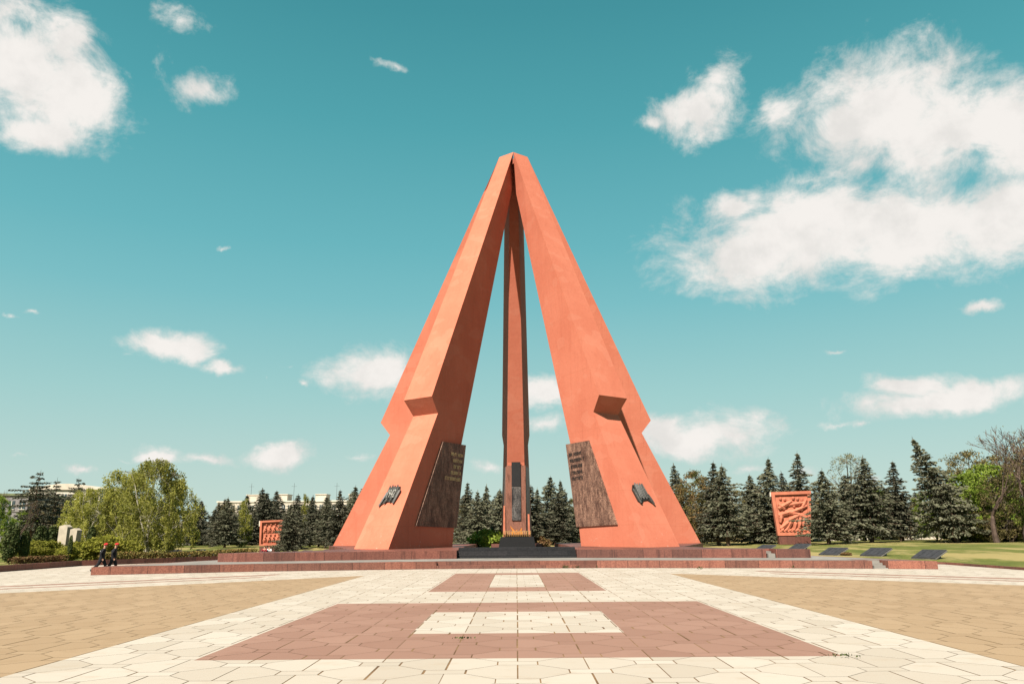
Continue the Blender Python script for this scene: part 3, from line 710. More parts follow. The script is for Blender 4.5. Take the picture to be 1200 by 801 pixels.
# ------------------------------------------------------------------ vegetation
def spruce_meshes(seed, h=12., r=2.3, bare=.12, dens=1., lean=0., sparse=False, power=.75, leaf='spruce'):
    rr = random.Random(seed); T = MB(); b = MB(); lev = 1.
    def ax(z): t = z / h; return Vector((lean * max(t, 0) ** 1.25 * h + .10 * math.sin(z * .7 + seed), .08 * math.sin(z * .9 + seed * 2), z))
    T.tube([ax(-.4)] + [ax(h * k / 10) for k in range(11)], [.024 * h] + [.021 * h * (1 - k / 10.4) + .012 for k in range(11)], 7)
    z = h * bare; step = (.030 if not sparse else .05) * h
    while z < h * .985:
        t = (z / h - bare) / (1 - bare)
        prof = (1 - t) ** power * (1 - .25 * math.exp(-((t - .0) / .06) ** 2)) + .03
        prof *= .62 + .38 * min(1, (1 - t) / .28); lev = .5 * lev + .5 * rr.uniform(.62, 1.38); prof *= lev
        nb = max(4, int((8 if not sparse else 6) * (.65 + .5 * (1 - t)))); a0 = rr.random() * 6.28
        for k in range(nb):
            a = a0 + 6.283 * k / nb + rr.uniform(-.25, .25); Ln = r * prof * rr.uniform(.55, 1.25)
            if rr.random() < .06: Ln *= 1.3
            droop = rr.uniform(.22, .42) * (1 - t * .9) - .25 * t; dirh = Vector((math.cos(a), math.sin(a), 0)); side = Vector((-dirh.y, dirh.x, 0))
            base = ax(z + rr.uniform(-.3, .3) * step)
            def P(u): return base + dirh * Ln * u + Vector((0, 0, -droop * Ln * (u * 1.3 - .55 * u * u)))
            if Ln > .8: T.tube([P(0), P(.5), P(.92)], [.035 + .006 * Ln, .025, .01], 3, cap=False)
            ns = max(3, int(Ln / (.125 if not sparse else .15) * dens))
            for q in range(ns):
                u = .10 + .92 * (q + rr.random()) / ns; c = P(u); wdt = (.30 * Ln * (1.05 - u) * u * 2.2 + .10)
                for s_ in (-1, 1):
                    o_ = side * s_ * wdt * rr.uniform(.1, 1.0) + Vector((0, 0, rr.uniform(-.20, .04) - (.10 if rr.random() < .4 else 0)))
                    dl = (dirh * rr.uniform(.5, 1.1) + side * s_ * rr.uniform(.2, 1.0) + Vector((0, 0, rr.uniform(-.75, .25)))).normalized()
                    sd_ = dl.cross(rvec(rr)); 
                    if sd_.length < .05: continue
                    quad(b, c + o_, dl, sd_.normalized(), rr.uniform(.14, .25), rr.uniform(.36, .62))
        z += step * rr.uniform(.8, 1.2)
    for k in range(6):
        c = ax(h * (.955 + .012 * k)); dl = (Vector((0, 0, 1)) + rvec(rr) * .5).normalized(); quad(b, c, dl, dl.orthogonal().normalized(), .09, .45)
    return T.mesh('trunk', M['barkred']), b.mesh('crown', M[leaf])

def limbs(rr, T, p, d_, Ln, rad, depth, tips, spread=.6, up=.25, wind=Vector((0, 0, 0)), kinks=3, nch=(2, 3)):
    pts = [p]; rads = [rad]; q = p.copy(); dd = d_.copy()
    for k in range(kinks):
        dd = (dd + rvec(rr) * .18 + Vector((0, 0, up * .3)) + wind).normalized(); q = q + dd * Ln / kinks; pts.append(q.copy()); rads.append(rad * (1 - .4 * (k + 1) / kinks))
    T.tube(pts, rads, 6 if depth > 3 else 4 if depth > 1 else 3, cap=False)
    if depth == 0: tips.append((q, dd)); return
    if depth <= 2: tips.append((pts[-2], dd))
    for k in range(rr.randint(*nch)):
        nd = (dd + rvec(rr) * spread + Vector((0, 0, up))).normalized()
        limbs(rr, T, pts[-1] if k < 2 else pts[-2], nd, Ln * rr.uniform(.62, .85), max(.016, rads[-1] * rr.uniform(.6, .8)), depth - 1, tips, spread, up, wind, kinks, nch)

def leafy_meshes(seed, h, r, leaf, bark, nclump, per, lsize=.26, z0=.12, zw=.5, droop=0., wind=0., cr=.75, gap=.15, radf=.014, hubs=16, flat=.8, multi=1):
    """trunk, limbs to hubs inside an uneven crown, twigs to leaf clumps; zw = height of the widest level"""
    rr = random.Random(seed); T = MB(); b = MB(); off = Vector((seed * 3.1, 0, 0))
    def prof(t): return max(0, (1 - ((t - zw) / (1 - zw)) ** 2)) ** .5 if t > zw else max(0, 1 - ((zw - t) / (zw - z0 + .12)) ** 2) ** .5
    def inside():
        while True:
            t = rr.uniform(z0, 1.0); a = rr.random() * 6.283; q = rr.random() ** .5; v = Vector((math.cos(a), math.sin(a), 0))
            lump = 1 + .55 * mnoise.noise(Vector((v.x * 1.3, v.y * 1.3, t * 4)) + off)
            R_ = r * prof(t) * lump; p = Vector((v.x * R_ * q, v.y * R_ * q, t * h))
            if mnoise.noise(p * (2.6 / h * 2) + off * 2) < gap - .45 + .25 * (1 - q): continue
            return p
    trunk = []
    for m_ in range(multi):
        lean = Vector((rr.uniform(-1, 1), rr.uniform(-1, 1), 0)) * (r * (.10 if multi == 1 else .45)); tp = []
        for k in range(9):
            t = k / 8; tp.append(Vector((lean.x * t ** 1.3 + .012 * h * math.sin(k * 1.3 + seed + m_), lean.y * t ** 1.3 + .012 * h * math.cos(k * 1.7 + seed), -.3 + t * h * .9)))
        T.tube(tp, [radf * h * (1 - k / 8.6) + .01 for k in range(9)], 7, cap=False); trunk.append(tp)
    H_ = []
    for k in range(hubs):
        p = inside() * 1.0; tp = rr.choice(trunk); zt = max(h * z0 * .9, p.z - (Vector((p.x, p.y, 0)).length * rr.uniform(.7, 1.2)))
        i = max(1, min(7, int((zt / h / .9) * 8))); base = tp[i].lerp(tp[i - 1], rr.random()); mid = base.lerp(p, .5) + Vector((0, 0, .04 * h)) + rvec(rr) * .03 * h
        T.tube([base, mid, p], [radf * h * .42, radf * h * .25, radf * h * .12], 5, cap=False); H_.append((p, mid))
    for c_ in range(nclump):
        p = inside(); hp, mid = min(H_, key=lambda q: (q[0] - p).length); mm = hp.lerp(p, .5) + rvec(rr) * .25
        T.tube([hp, mm, p], [radf * h * .10, radf * h * .06, .006], 3, cap=False)
        cc = cr * rr.uniform(.6, 1.35)
        for q in range(int(per * rr.uniform(.5, 1.5))):
            o_ = rvec(rr) * cc * rr.random() ** .5; o_.z *= flat
            if droop: w_ = rr.random() ** 1.4; o_.z -= droop * w_; o_.x += wind * droop * w_
            dl = (rvec(rr) + Vector((wind * .6, 0, -droop * .5))).normalized(); s_ = dl.cross(rvec(rr))
            if s_.length > .05: quad(b, p + o_, dl, s_.normalized(), lsize * rr.uniform(.4, .8), lsize * rr.uniform(.7, 1.3))
    return T.mesh('trunk', M[bark]), b.mesh('crown', M[leaf])

def blob_mesh(seed, rx, ry_, rz, leaf, n_, ls=.2, bumps=.25):   # shrub: leaves through an uneven volume
    rr = random.Random(seed); b = MB()
    while len(b.f) < n_:
        v = rvec(rr); f = 1 + bumps * 2 * mnoise.noise(v * 1.8 + Vector((seed, 0, 0))); rad = rr.uniform(.55, 1) ** .5 * f
        p = Vector((v.x * rx * rad, v.y * ry_ * rad, rz + v.z * rz * rad))
        if p.z < 0: continue
        dl = (rvec(rr) + v * .5).normalized(); s_ = dl.cross(rvec(rr))
        if s_.length > .05: quad(b, p, dl, s_.normalized(), ls * rr.uniform(.5, .9), ls * rr.uniform(.8, 1.4))
    T = MB()
    for k in range(5): T.tube([(0, 0, -.1), (rx * .35 * rr.uniform(-1, 1), ry_ * .35 * rr.uniform(-1, 1), rz * .8), (rx * .6 * rr.uniform(-1, 1), ry_ * .6 * rr.uniform(-1, 1), rz * 1.4)], [.05, .03, .012], 4)
    return T.mesh('stems', M['bark']), b.mesh('foliage', M[leaf])

def plant(name, meshes, px, ytop, d, label, cat, group=None, href=None, wide=1., z=None, rz=None, parts=('trunk', 'crown'), sx=1.):
    p = at(px, ytop, d); gz = ground_z(p.x, d) if z is None else z; H = max(.3, p.z - gz); f = H / href
    o = empty(name, (p.x, d, gz), rnd.random() * 6.28 if rz is None else rz); o.scale = (f * wide, f * wide, f); tag(o, label, cat, group)
    for nm, me in zip(parts, meshes):
        c = bpy.data.objects.new(nm, me); C.objects.link(c); c.parent = o
    return o

SP = [spruce_meshes(1, 12, 3.3), spruce_meshes(2, 12, 2.9, power=.85), spruce_meshes(3, 12, 3.5, power=.7), spruce_meshes(14, 12, 3.0, lean=.05, bare=.16, dens=.85, power=.65), spruce_meshes(15, 12, 3.8, lean=-.04, bare=.1, power=1.0)]
SPD = [spruce_meshes(5, 12, 3.1, dens=.9, leaf='darkspruce'), spruce_meshes(6, 12, 2.8, dens=.9, power=.85, leaf='darkspruce')]
SPARSE = [spruce_meshes(8, 12, 4.6, bare=.22, dens=1.2, sparse=True, power=.5, leaf='darkspruce'), spruce_meshes(9, 12, 4.2, bare=.18, dens=1.2, sparse=True, power=.6, leaf='darkspruce')]
LEAN = spruce_meshes(10, 12, 4.6, bare=.17, lean=-.30, dens=1.1, power=1.05)

G_SP = 'spruces along the far edge of the lawns'
# px, top y, depth, prototype, width factor, label
right_sp = [
 (790,544,124,SPD[0],.85,'dark narrow spruce just right of the monument foot'),
 (835,541,112,SPD[1],1.0,'tall twin topped spruce left of a pair beyond the right monument foot'),
 (847,545,110,SP[3],1.0,'grey green spruce, right one of the pair beyond the right monument foot'),
 (878,555,116,SP[0],.95,'shorter grey spruce left of the tallest spruce beside the large relief'),
 (895,537,113,SP[4],1.0,'broad tall grey spruce standing left of the large relief'),
 (916,553,121,SPD[0],.8,'dark spruce top showing just above the large relief'),
 (933,530,122,SPD[1],.95,'pointed dark spruce rising behind the large relief'),
 (963,550,103,SP[0],1.1,'grey green spruce overlapping the right edge of the large relief'),
 (985,555,110,SP[3],1.1,'grey spruce second to the right of the large relief'),
 (1010,535,107,SP[2],1.0,'dense tall blue grey spruce between the large relief and the leaning spruce'),
 (1045,540,112,SPD[1],1.0,'thin topped spruce just left of the leaning spruce'),
]
for px, yt, d, ms, w, lab in right_sp: plant('spruce_tree', ms, px, yt, d, lab, 'spruce', G_SP, 12, w * 1.22)
o = plant('spruce_tree', LEAN, 1105, 513, 101, 'big wide leaning spruce with a bent tip and bare lower trunk', 'spruce', G_SP, 12, 1.0, rz=0)
mid_sp = [
 (548,565,118,SPD[0],.9,'spruce with a thin top close to the right side of the front left pylon'),
 (560,575,112,SP[0],1.0,'grey spruce second from the front left pylon in the central gap'),
 (570,568,120,SP[1],1.0,'pointed spruce just left of the rear pylon'),
 (583,573,116,SP[3],1.0,'bushy spruce partly behind the left side of the rear pylon'),
 (630,572,140,SP[1],1.0,'spruce just right of the rear pylon'),
 (645,557,136,SP[0],1.05,'tall pointed spruce midway between rear pylon and front right pylon'),
 (660,563,138,SP[4],1.0,'broad spruce beside the inner edge of the front right pylon'),
 (612,578,142,SPD[1],1.0,'dark spruce hidden behind the rear pylon'),
]
for px, yt, d, ms, w, lab in mid_sp: plant('spruce_tree', ms, px, yt, d, lab, 'spruce', G_SP, 12, w * 1.12)
left_sp = [
 (222,592,128,SPD[0],1.1,'dark spruce just right of the birches'), (237,588,126,SPD[1],1.1,'dark spruce second right of the birches'),
 (252,596,122,SPD[0],1.0,'low dark spruce left of the bluish spruce'), (268,583,112,SP[2],1.05,'bluish grey spruce left of the pale yellow green tree'),
 (341,590,90,SP[2],.95,'bushy grey spruce overlapping the right edge of the small relief'), (313,577,128,SPD[0],1.35,'dark broad conifer behind the small relief'),
 (350,592,112,SPD[1],1.2,'dark spruce second right of the small relief'), (366,583,120,SPD[1],1.0,'slim spruce in front of the far white flats'),
 (384,583,114,SP[3],1.05,'grey spruce third from the left foot of the monument'), (399,574,112,SPD[0],1.0,'tall pointed spruce second from the left foot of the monument'),
 (412,575,116,SP[4],1.0,'spruce partly behind the left foot of the monument'), (208,600,130,SPD[1],1.2,'dark spruce behind the right side of the birches'),
 (324,581,134,SPD[1],.9,'slim dark spruce top behind the broad conifer'), (428,585,122,SPD[0],1.0,'dark spruce behind the left foot of the monument'),
 (229,600,116,SPD[1],1.3,'low dark spruce in front between the birches and the bluish spruce'), (281,600,124,SPD[0],1.3,'low spruce between the bluish spruce and the slim yellow green tree'), (298,598,126,SPD[1],1.3,'low dark spruce right of the slim yellow green tree'),
 (343,600,108,SPD[0],1.3,'low dark spruce just right of the bushy one at the small relief'), (375,598,120,SPD[0],1.3,'low dark spruce between the slim spruce and the grey one'), (391,596,122,SPD[1],1.3,'low spruce behind the pair beside the left monument foot'), (405,594,124,SPD[0],1.2,'shadowed spruce closest behind the left edge of the monument')]
for px, yt, d, ms, w, lab in left_sp: plant('spruce_tree', ms, px, yt, d, lab, 'spruce', G_SP, 12, w * 1.15)
# a second, darker row deep behind
rb = random.Random(42)
for i, px in enumerate(list(range(782, 1200, 24)) + list(range(540, 680, 22)) + list(range(90, 440, 20))):
    plant('spruce_tree', SPD[i % 2], px + rb.uniform(-8, 8), rb.uniform(568, 590), rb.uniform(128, 146), 'short dark spruce in the shaded row behind the front spruces', 'spruce', 'dark spruces in the back row', 12, rb.uniform(1.4, 1.8))

# sparse conifers by the flats on the left
for px, yt, d, ms, w, lab in ((47,552,100,SPARSE[0],.95,'tall see-through conifer with layered branches in front of the pale flats'), (68,561,104,SPARSE[1],.9,'see-through conifer right behind the tallest one on the left'), (93,560,112,SPARSE[0],.8,'see-through conifer at the left edge of the birches')):
    plant('conifer_tree', ms, px, yt, d, lab, 'conifer', None, 12, w)

bm1 = leafy_meshes(31, 12, 5.2, 'birch', 'birchbark', 260, 62, .27, z0=.10, zw=.52, droop=1.5, wind=.25, cr=.55, gap=.20, radf=.010, multi=2)
bm2 = leafy_meshes(32, 12, 5.0, 'birch', 'birchbark', 240, 62, .27, z0=.08, zw=.45, droop=1.5, wind=.25, cr=.55, gap=.10, radf=.010, multi=2)
G_B = 'birches on the left'
plant('birch_tree', bm1, 183, 538, 82, 'tallest birch with a white trunk at the right of the birch group', 'birch', G_B, 12, 1.0, rz=0)
plant('birch_tree', bm2, 147, 550, 86, 'birch in the middle of the birch group', 'birch', G_B, 12, 1.05, rz=.4)
plant('birch_tree', bm2, 110, 572, 84, 'shorter wide birch at the left of the birch group above the two pale stones', 'birch', G_B, 12, 1.15, rz=2.)
plant('birch_tree', bm1, 205, 562, 92, 'lower birch at the right rim of the birch group', 'birch', G_B, 12, .9, rz=1.)
pb = leafy_meshes(34, 12, 2.0, 'birch', 'birchbark', 90, 60, .28, z0=.06, zw=.35, droop=1.0, cr=.5, radf=.009, hubs=10)
plant('young_tree', pb, 290, 583, 116, 'slim yellow green tree left of the small relief', 'tree', None, 12, 1.)
plant('young_tree', pb, 357, 578, 130, 'thin yellow green tree tip in front of the far white flats', 'tree', None, 12, .8)
gt = leafy_meshes(35, 12, 5.4, 'green', 'bark', 210, 60, .34, z0=.06, zw=.5, cr=.75, gap=.14, multi=2)
gt2 = leafy_meshes(36, 12, 4.4, 'rust', 'bark', 170, 60, .30, z0=.10, zw=.5, cr=.8, gap=.05)
pt_ = leafy_meshes(37, 12, 4.2, 'pale', 'bark', 150, 14, .22, z0=.45, zw=.75, cr=.6, gap=.1, hubs=22)
ol = leafy_meshes(38, 12, 5.4, 'olive', 'bark', 250, 34, .27, z0=.05, zw=.5, cr=.7, gap=.08, hubs=26, multi=2)
plant('leafy_tree', gt2, 814, 553, 118, 'rounded rust and green tree beyond the right foot of the monument', 'tree', None, 12, .9)
plant('leafy_tree', gt, 1130, 556, 104, 'fresh green tree right of the leaning spruce', 'tree', None, 12, 1.1, rz=.3)
plant('leafy_tree', gt, 1090, 575, 112, 'bright green tree behind the leaning spruce', 'tree', None, 12, 1.1, rz=2.3)
plant('leafy_tree', ol, 1132, 530, 112, 'half bare olive tree above the fresh green tree', 'tree', None, 12, .9, rz=1.3)
plant('leafy_tree', ol, 1172, 560, 100, 'low olive tree under the big bare tree', 'tree', None, 12, 1.2, rz=4.)
plant('leafy_tree', ol, 1205, 545, 106, 'olive tree at the right edge of the picture', 'tree', None, 12, 1.1, rz=5.)
plant('leafy_tree', pt_, 993, 533, 122, 'thin pale budding tree behind the spruces right of the large relief', 'tree', None, 12, .85)
plant('leafy_tree', gt, 1, 583, 72, 'dark green tree cut by the left edge', 'tree', None, 12, .6, rz=1.)
plant('leafy_tree', ol, 268, 590, 140, 'olive tree crown in the gap left of the slim yellow green tree', 'tree', None, 12, .9, rz=2.)
for px, yt, d, ms, w, lab in ((800,572,132,gt2,1.1,'rusty tree low behind the dark narrow spruce by the monument foot'), (862,575,130,ol,1.1,'olive tree filling the gap left of the broad grey spruce'), (925,582,134,gt,1.1,'green tree low behind the large relief'), (975,578,128,gt2,1.2,'rusty green tree between the spruces right of the large relief'),
    (1028,575,126,gt,1.2,'bright green tree in the gap left of the thin topped spruce'), (1062,582,122,ol,1.2,'olive tree in the gap left of the leaning spruce'), (1155,546,108,gt,1.1,'bright green tree under the big bare tree'), (1185,545,112,ol,1.2,'olive tree behind the big bare tree'), (1122,585,113,gt,1.0,'low bright green tree beside the leaning trunk'),
    (540,592,126,ol,1.0,'olive tree behind the front left pylon edge'), (672,585,142,gt2,1.0,'rusty tree beside the front right pylon edge'), (30,600,108,gt,1.2,'green tree low behind the tall thujas'), (75,592,112,ol,1.2,'olive tree below the pale flats'), (150,590,104,ol,1.3,'olive tree behind the birch group'), (95,590,100,bm2,1.0,'yellowish birch behind the narrow pale stone')):
    plant('leafy_tree', ms, px, yt, d, lab, 'tree', None, 12, w, rz=rb.random() * 6)
for px, yt, d, ms, w, lab in ((1140,572,106,ol,1.1,'olive tree right beside the fresh green tree'), (1165,535,116,ol,1.1,'tall olive tree behind the thin bare tree'), (1200,528,118,gt2,1.2,'tall rusty green tree behind the bare trees at the right edge'), (1212,580,98,gt,1.0,'low green tree at the right edge of the lawn')):
    plant('leafy_tree', ms, px, yt, d, lab, 'tree', None, 12, w, rz=rb.random() * 6)
def bare_mesh(seed, h, sr, depth=6, spread=.62, up=.2, rad=.024):
    rr = random.Random(seed); T = MB(); tips = []
    limbs(rr, T, Vector((0, 0, -.3)), Vector((.05, 0, 1)), h * .24, rad * h, depth, tips, spread, up, Vector((0, 0, 0)), 3, (2, 3))
    zs = max(t[0].z for t in tips); xs = sorted(abs(t[0].x) for t in tips)[int(len(tips) * .9)]
    T.v = [(p[0] * sr / xs, p[1] * sr / xs, p[2] * h / zs) for p in T.v]
    b = MB()
    for p, d_ in tips:
        if rr.random() < .30:
            for k in range(2):
                q = Vector((p.x * sr / xs, p.y * sr / xs, p.z * h / zs)) + rvec(rr) * .3; dl = rvec(rr); quad(b, q, dl, dl.orthogonal().normalized(), .12, .2)
    return T.mesh('trunk', M['twig']), b.mesh('crown', M['olive'])
BT = bare_mesh(51, 12, 4.6); BT2 = bare_mesh(52, 12, 3.2)
plant('bare_tree', BT, 1184, 494, 92, 'big bare brown tree with crooked limbs at the right edge', 'bare tree', None, 12, 1.05, rz=.4)
plant('bare_tree', BT, 1222, 503, 97, 'bare brown tree reaching in from beyond the right edge', 'bare tree', None, 12, 1., rz=2.4)
plant('bare_tree', BT2, 1150, 515, 98, 'thin bare tree between the green tree and the big bare tree', 'bare tree', None, 12, 1., rz=2.)
plant('bare_tree', BT2, 12, 574, 88, 'grey leafless tree in front of the grey building on the left', 'bare tree', None, 12, .9, rz=1.)
plant('bare_tree', BT2, 28, 585, 96, 'small leafless tree beside the tall see-through conifer', 'bare tree', None, 12, .9, rz=3.)

# shrubs
B1 = blob_mesh(61, 2.4, 1.8, 1.25, 'bush', 5200, .24); B2 = blob_mesh(62, 2.6, 1.8, 1.2, 'bush', 5200, .24); B3 = blob_mesh(63, 1.4, 1.1, .75, 'green', 2600, .2); B4 = blob_mesh(64, 1.2, 1., .7, 'brownbush', 1500, .22)
TH = blob_mesh(65, .55, .55, 1.6, 'thuja', 3000, .2, .1)
def shrub(ms, px, yt, d, lab, href, w=1., name='shrub', cat='shrub', group=None, z=None): return plant(name, ms, px, yt, d, lab, cat, group, href, w, z, parts=('stems', 'foliage'))
shrub(B1, 52, 633, 70, 'rounded yellow green shrub below the two pale stones', 2.5, 1.15)
shrub(B2, 80, 640, 69, 'lower yellow green shrub right of the rounded one under the pale stones', 2.4, 1.)
shrub(B2, 122, 628, 72, 'wide yellow green shrub right behind the two people', 2.4, 1.15)
shrub(B1, 150, 633, 73, 'yellow green shrub at the right behind the two people', 2.5, 1.)
shrub(B1, 98, 634, 74, 'yellow green shrub left of the two people', 2.5, .9)
shrub(B3, 575, 622, 103, 'bright green rounded shrub left of the rear pylon', 1.5, 1.1)
shrub(B4, 632, 629, 103, 'brown dry shrub right of the rear pylon', 1.4, 1.)
shrub(B4, 992, 650.5, 68, 'low reddish dry shrub between two dark slabs on the right lawn', 1.4, 1.8)
for px, yt, d, w, lab in ((16,615,66,1.2,'tallest column shaped thuja on the far left'), (31,622,67,.9,'slim thuja second from the left edge'), (50,616,74,1.3,'dark thuja in front of the see-through conifers'), (63,616,76,1.2,'dark thuja just left of the pale stones'), (109,616,78,.8,'small thuja right of the pale stones'), (84,627,68,.5,'tiny thuja between the two pale stones')):
    shrub(TH, px, yt, d, lab, 3.2, w, 'thuja_shrub', 'thuja', 'column shaped thujas on the left')
BO = blob_mesh(66, 2.0, 1.5, 1.3, 'olive', 2400, .24); BG = blob_mesh(67, 1.8, 1.4, 1.2, 'green', 2400, .24)
for px, yt, d, ms, w, lab in ((1122,616,104,BO,1.3,'olive shrub right of the leaning trunk'), (1143,612,103,BG,1.2,'bright green shrub second right of the leaning trunk'), (1163,610,102,BO,1.4,'olive shrub below the big bare tree'), (1184,608,101,BO,1.3,'olive shrub just left of the right edge'), (1200,612,100,BG,1.2,'green shrub cut by the right edge')):
    shrub(ms, px, yt, d, lab, 2.6, w, 'shrub', 'shrub')
def hedge(pts, w, h, leaf, seed, n_, lab):
    rr = random.Random(seed); b = MB(); segs = list(zip(pts, pts[1:]))
    for k in range(n_):
        p, q = rr.choice(segs); p, q = Vector(p), Vector(q); c = p.lerp(q, rr.random()); zz = ground_z(c.x, c.y)
        dl = rvec(rr); s_ = dl.cross(rvec(rr))
        hh = h * (1 + .25 * mnoise.noise(Vector((c.x * .6, c.y * .6, seed))))
        if s_.length > .05: quad(b, Vector((c.x + rr.uniform(-w, w) / 2, c.y + rr.uniform(-w, w) / 2, zz + hh * rr.random() ** .6)), dl, s_.normalized(), .12, .22)
    tag(b.obj('hedge', M[leaf]), lab, 'hedge')
hedge([(-36.2, 68.5), (-33.0, 73.2), (-29.8, 79), (-28.2, 84)], 1.0, .75, 'hedge', 71, 5200, 'low clipped yellowish hedge behind the granite wall below the birches')
hedge([(-38.6, 60), (-38.2, 66)], .8, .6, 'brownbush', 72, 1500, 'low brown hedge behind the granite wall left of the two people')

# small weeds at the foot of the steps and in the joints
rr = random.Random(81); b = MB()
spots = [(455, 666), (458, 666.5), (700.5, 665), (702, 664.5), (664, 665.5), (676, 665.5), (153, 672), (160, 672), (990, 770), (984, 769.5), (1000, 770.5), (547, 749.2), (542, 749.2), (820, 667), (262, 668), (380, 667.5), (930, 666)] + [(rr.uniform(520, 690), 665.4) for k in range(6)]
for px, py in spots:
    p = gnd(px, py)
    for k in range(22 if py < 700 else 9):
        dl = (rvec(rr) + Vector((0, 0, 1.2))).normalized(); quad(b, Vector((p.x + rr.gauss(0, .12), p.y + rr.gauss(0, .04), .04 + rr.random() * (.14 if py < 700 else .02))), dl, dl.orthogonal().normalized(), .05, .14 if py < 700 else .05)
tag(b.obj('weeds', M['thuja']), kind='stuff')

# ------------------------------------------------------------------ far wall, stones, flats
def wall_run(px0, px1, d, zt, lab, gap=3.2):
    a, c = at(px0, 634, d), at(px1, 634, d); rt = empty('boundary_wall', (a.x, d, .5)); tag(rt, lab, 'wall'); n_ = max(2, int((c.x - a.x) / gap))
    b = MB(); b.box(((c.x - a.x) / 2, 0, zt * .32), (c.x - a.x, .2, zt * .64)); b.obj('panel', M['white'], rt)
    b = MB()
    for k in range(n_ + 1): b.box(((c.x - a.x) * k / n_, 0, zt / 2), (.5, .42, zt))
    b.obj('pier', M['white'], rt)
wall_run(800, 905, 132, 1.5, 'long white garden wall behind the spruces left of the large relief')
wall_run(955, 1230, 128, 1.5, 'long white garden wall behind the spruces at the right')
wall_run(205, 300, 134, 1.5, 'white garden wall behind the dark spruces left of the small relief')
wall_run(345, 400, 130, 1.5, 'white garden wall behind the spruces near the left monument foot')
wall_run(545, 672, 150, 1.4, 'pale garden wall behind the spruces in the central gap')
def stone(px, y0, y1, wpx, d, lab, sk):
    p = at(px, y1, d); q = at(px, y0, d); w = wpx * d / 905; gz = min(p.z, ground_z(p.x, d)); H = q.z - gz
    b = MB(); b.extr([Vector((-w * .5, -.3, 0)), Vector((w * .5, -.3, 0)), Vector((w * .5 + sk * w, -.3, H * .93)), Vector((w * .15, -.3, H)), Vector((-w * .5, -.3, H * .96))][::-1], (0, .6, 0))
    b.box((0, -.34, H * .35), (w * .5, .06, H * .16)); o = b.obj('stone_slab', M['stone'], loc=(p.x, d, gz)); o.rotation_euler.z = R(-15); tag(o, lab, 'stone slab')
stone(75, 614.5, 634, 12, 75, 'broad pale stone slab, left of the two standing before the birches', 0)
stone(86, 618.5, 642, 8.5, 74, 'narrow pale stone slab, right of the two standing before the birches', .18)

def flats(name, lab, px0, px1, ytop, d, floors, bays, wall, boxes, roofm, arched=False, deep=14):
    a, c = at(px0, ytop, d), at(px1, ytop, d); W = c.x - a.x; H = a.z - 0; rt = empty(name, (a.x, d, 0)); tag(rt, lab, 'building')
    b = MB(); b.box((W / 2, deep / 2, H / 2), (W, deep, H)); b.obj('wall', wall, rt)
    b = MB()
    if arched:
        n_ = 10; pr = [(W * k / n_, H + .25 + W * .07 * math.sin(math.pi * k / n_)) for k in range(n_ + 1)]
        b.extr([Vector((0, -.4, H + .02))] + [Vector((x, -.4, z)) for x, z in pr] + [Vector((W, -.4, H + .02))], (0, deep + .8, 0))
    else: b.box((W / 2, deep / 2, H + .22), (W + .5, deep + .5, .4))
    roof = b.obj('roof', roofm, rt)
    fh = 3.0
    for f_ in range(floors):
        z = H - fh * (f_ + .55)
        if z < 1: break
        b2 = MB(); b2.box((W / 2, -.06, z - 1.15), (W, .16, .12)); b2.obj('floor_band', M['grey'], rt)
        for k in range(bays):
            x = W * (k + .5) / bays; b = MB(); b.box((x, -.02, z), (W / bays * .55, .12, 1.5)); wo = b.obj('window', M['glass'], rt)
            b = MB(); b.box((x, -.11, z - .8), (W / bays * .62, .2, .1)); b.box((x, -.1, z), (.1, .1, 1.5)); b.obj('frame', M['white'], wo)
    for (x0, x1, y) in boxes:
        p, q = at(x0, y, d), at(x1, y, d); w_ = q.x - p.x; h_ = q.z - H - .42
        b = MB(); b.box((p.x - a.x + w_ / 2, 5, H + .42 + h_ / 2), (w_, 5, h_)); b.box((p.x - a.x + w_ / 2, 5, H + .42 + h_ + .13), (w_ + .4, 5.4, .25)); b.obj('roof_hut', wall, roof)
    for k in range(3 if bays > 12 else 0):
        x = W * (.18 + .29 * k); b = MB(); b.tube([(x, 5, H), (x, 5, H + 6)], [.06, .04], 4); b.box((x, 5, H + 5), (1.6, .05, .05)); b.obj('antenna', M['iron'], roof)
flats('apartment_block', 'long white block of flats with roof huts beyond the trees left of the monument', 255, 432, 588.5, 235, 4, 24, M['cream'], [(286, 301, 579.5), (322, 334, 579), (367.5, 380, 578.8), (407, 419, 579)], M['white'])
flats('apartment_block', 'pale block with a low arched roof behind the see-through conifers on the far left', 35, 118, 574, 170, 5, 9, M['white'], [], M['cream'], True)
flats('house', 'grey house with a mossy roof at the far left edge', -40, 34, 581, 140, 3, 6, M['greywall'], [], M['roofgreen'])

# small lamp post on the left lawn
p = at(265, 649, 80); b = MB(); b.tube([(0, 0, -.1), (0, 0, .45)], [.07, .06], 6); lampo = empty('garden_lamp', (p.x, 80, ground_z(p.x, 80))); b.obj('post', M['iron'], lampo); b = MB(); b.tube([(0, 0, .45), (0, 0, .6), (0, 0, .66)], [.1, .1, .03], 8); b.obj('lamp_head', M['white'], lampo); tag(lampo, 'short dark garden lamp with pale top on the lawn left of the small relief', 'lamp')

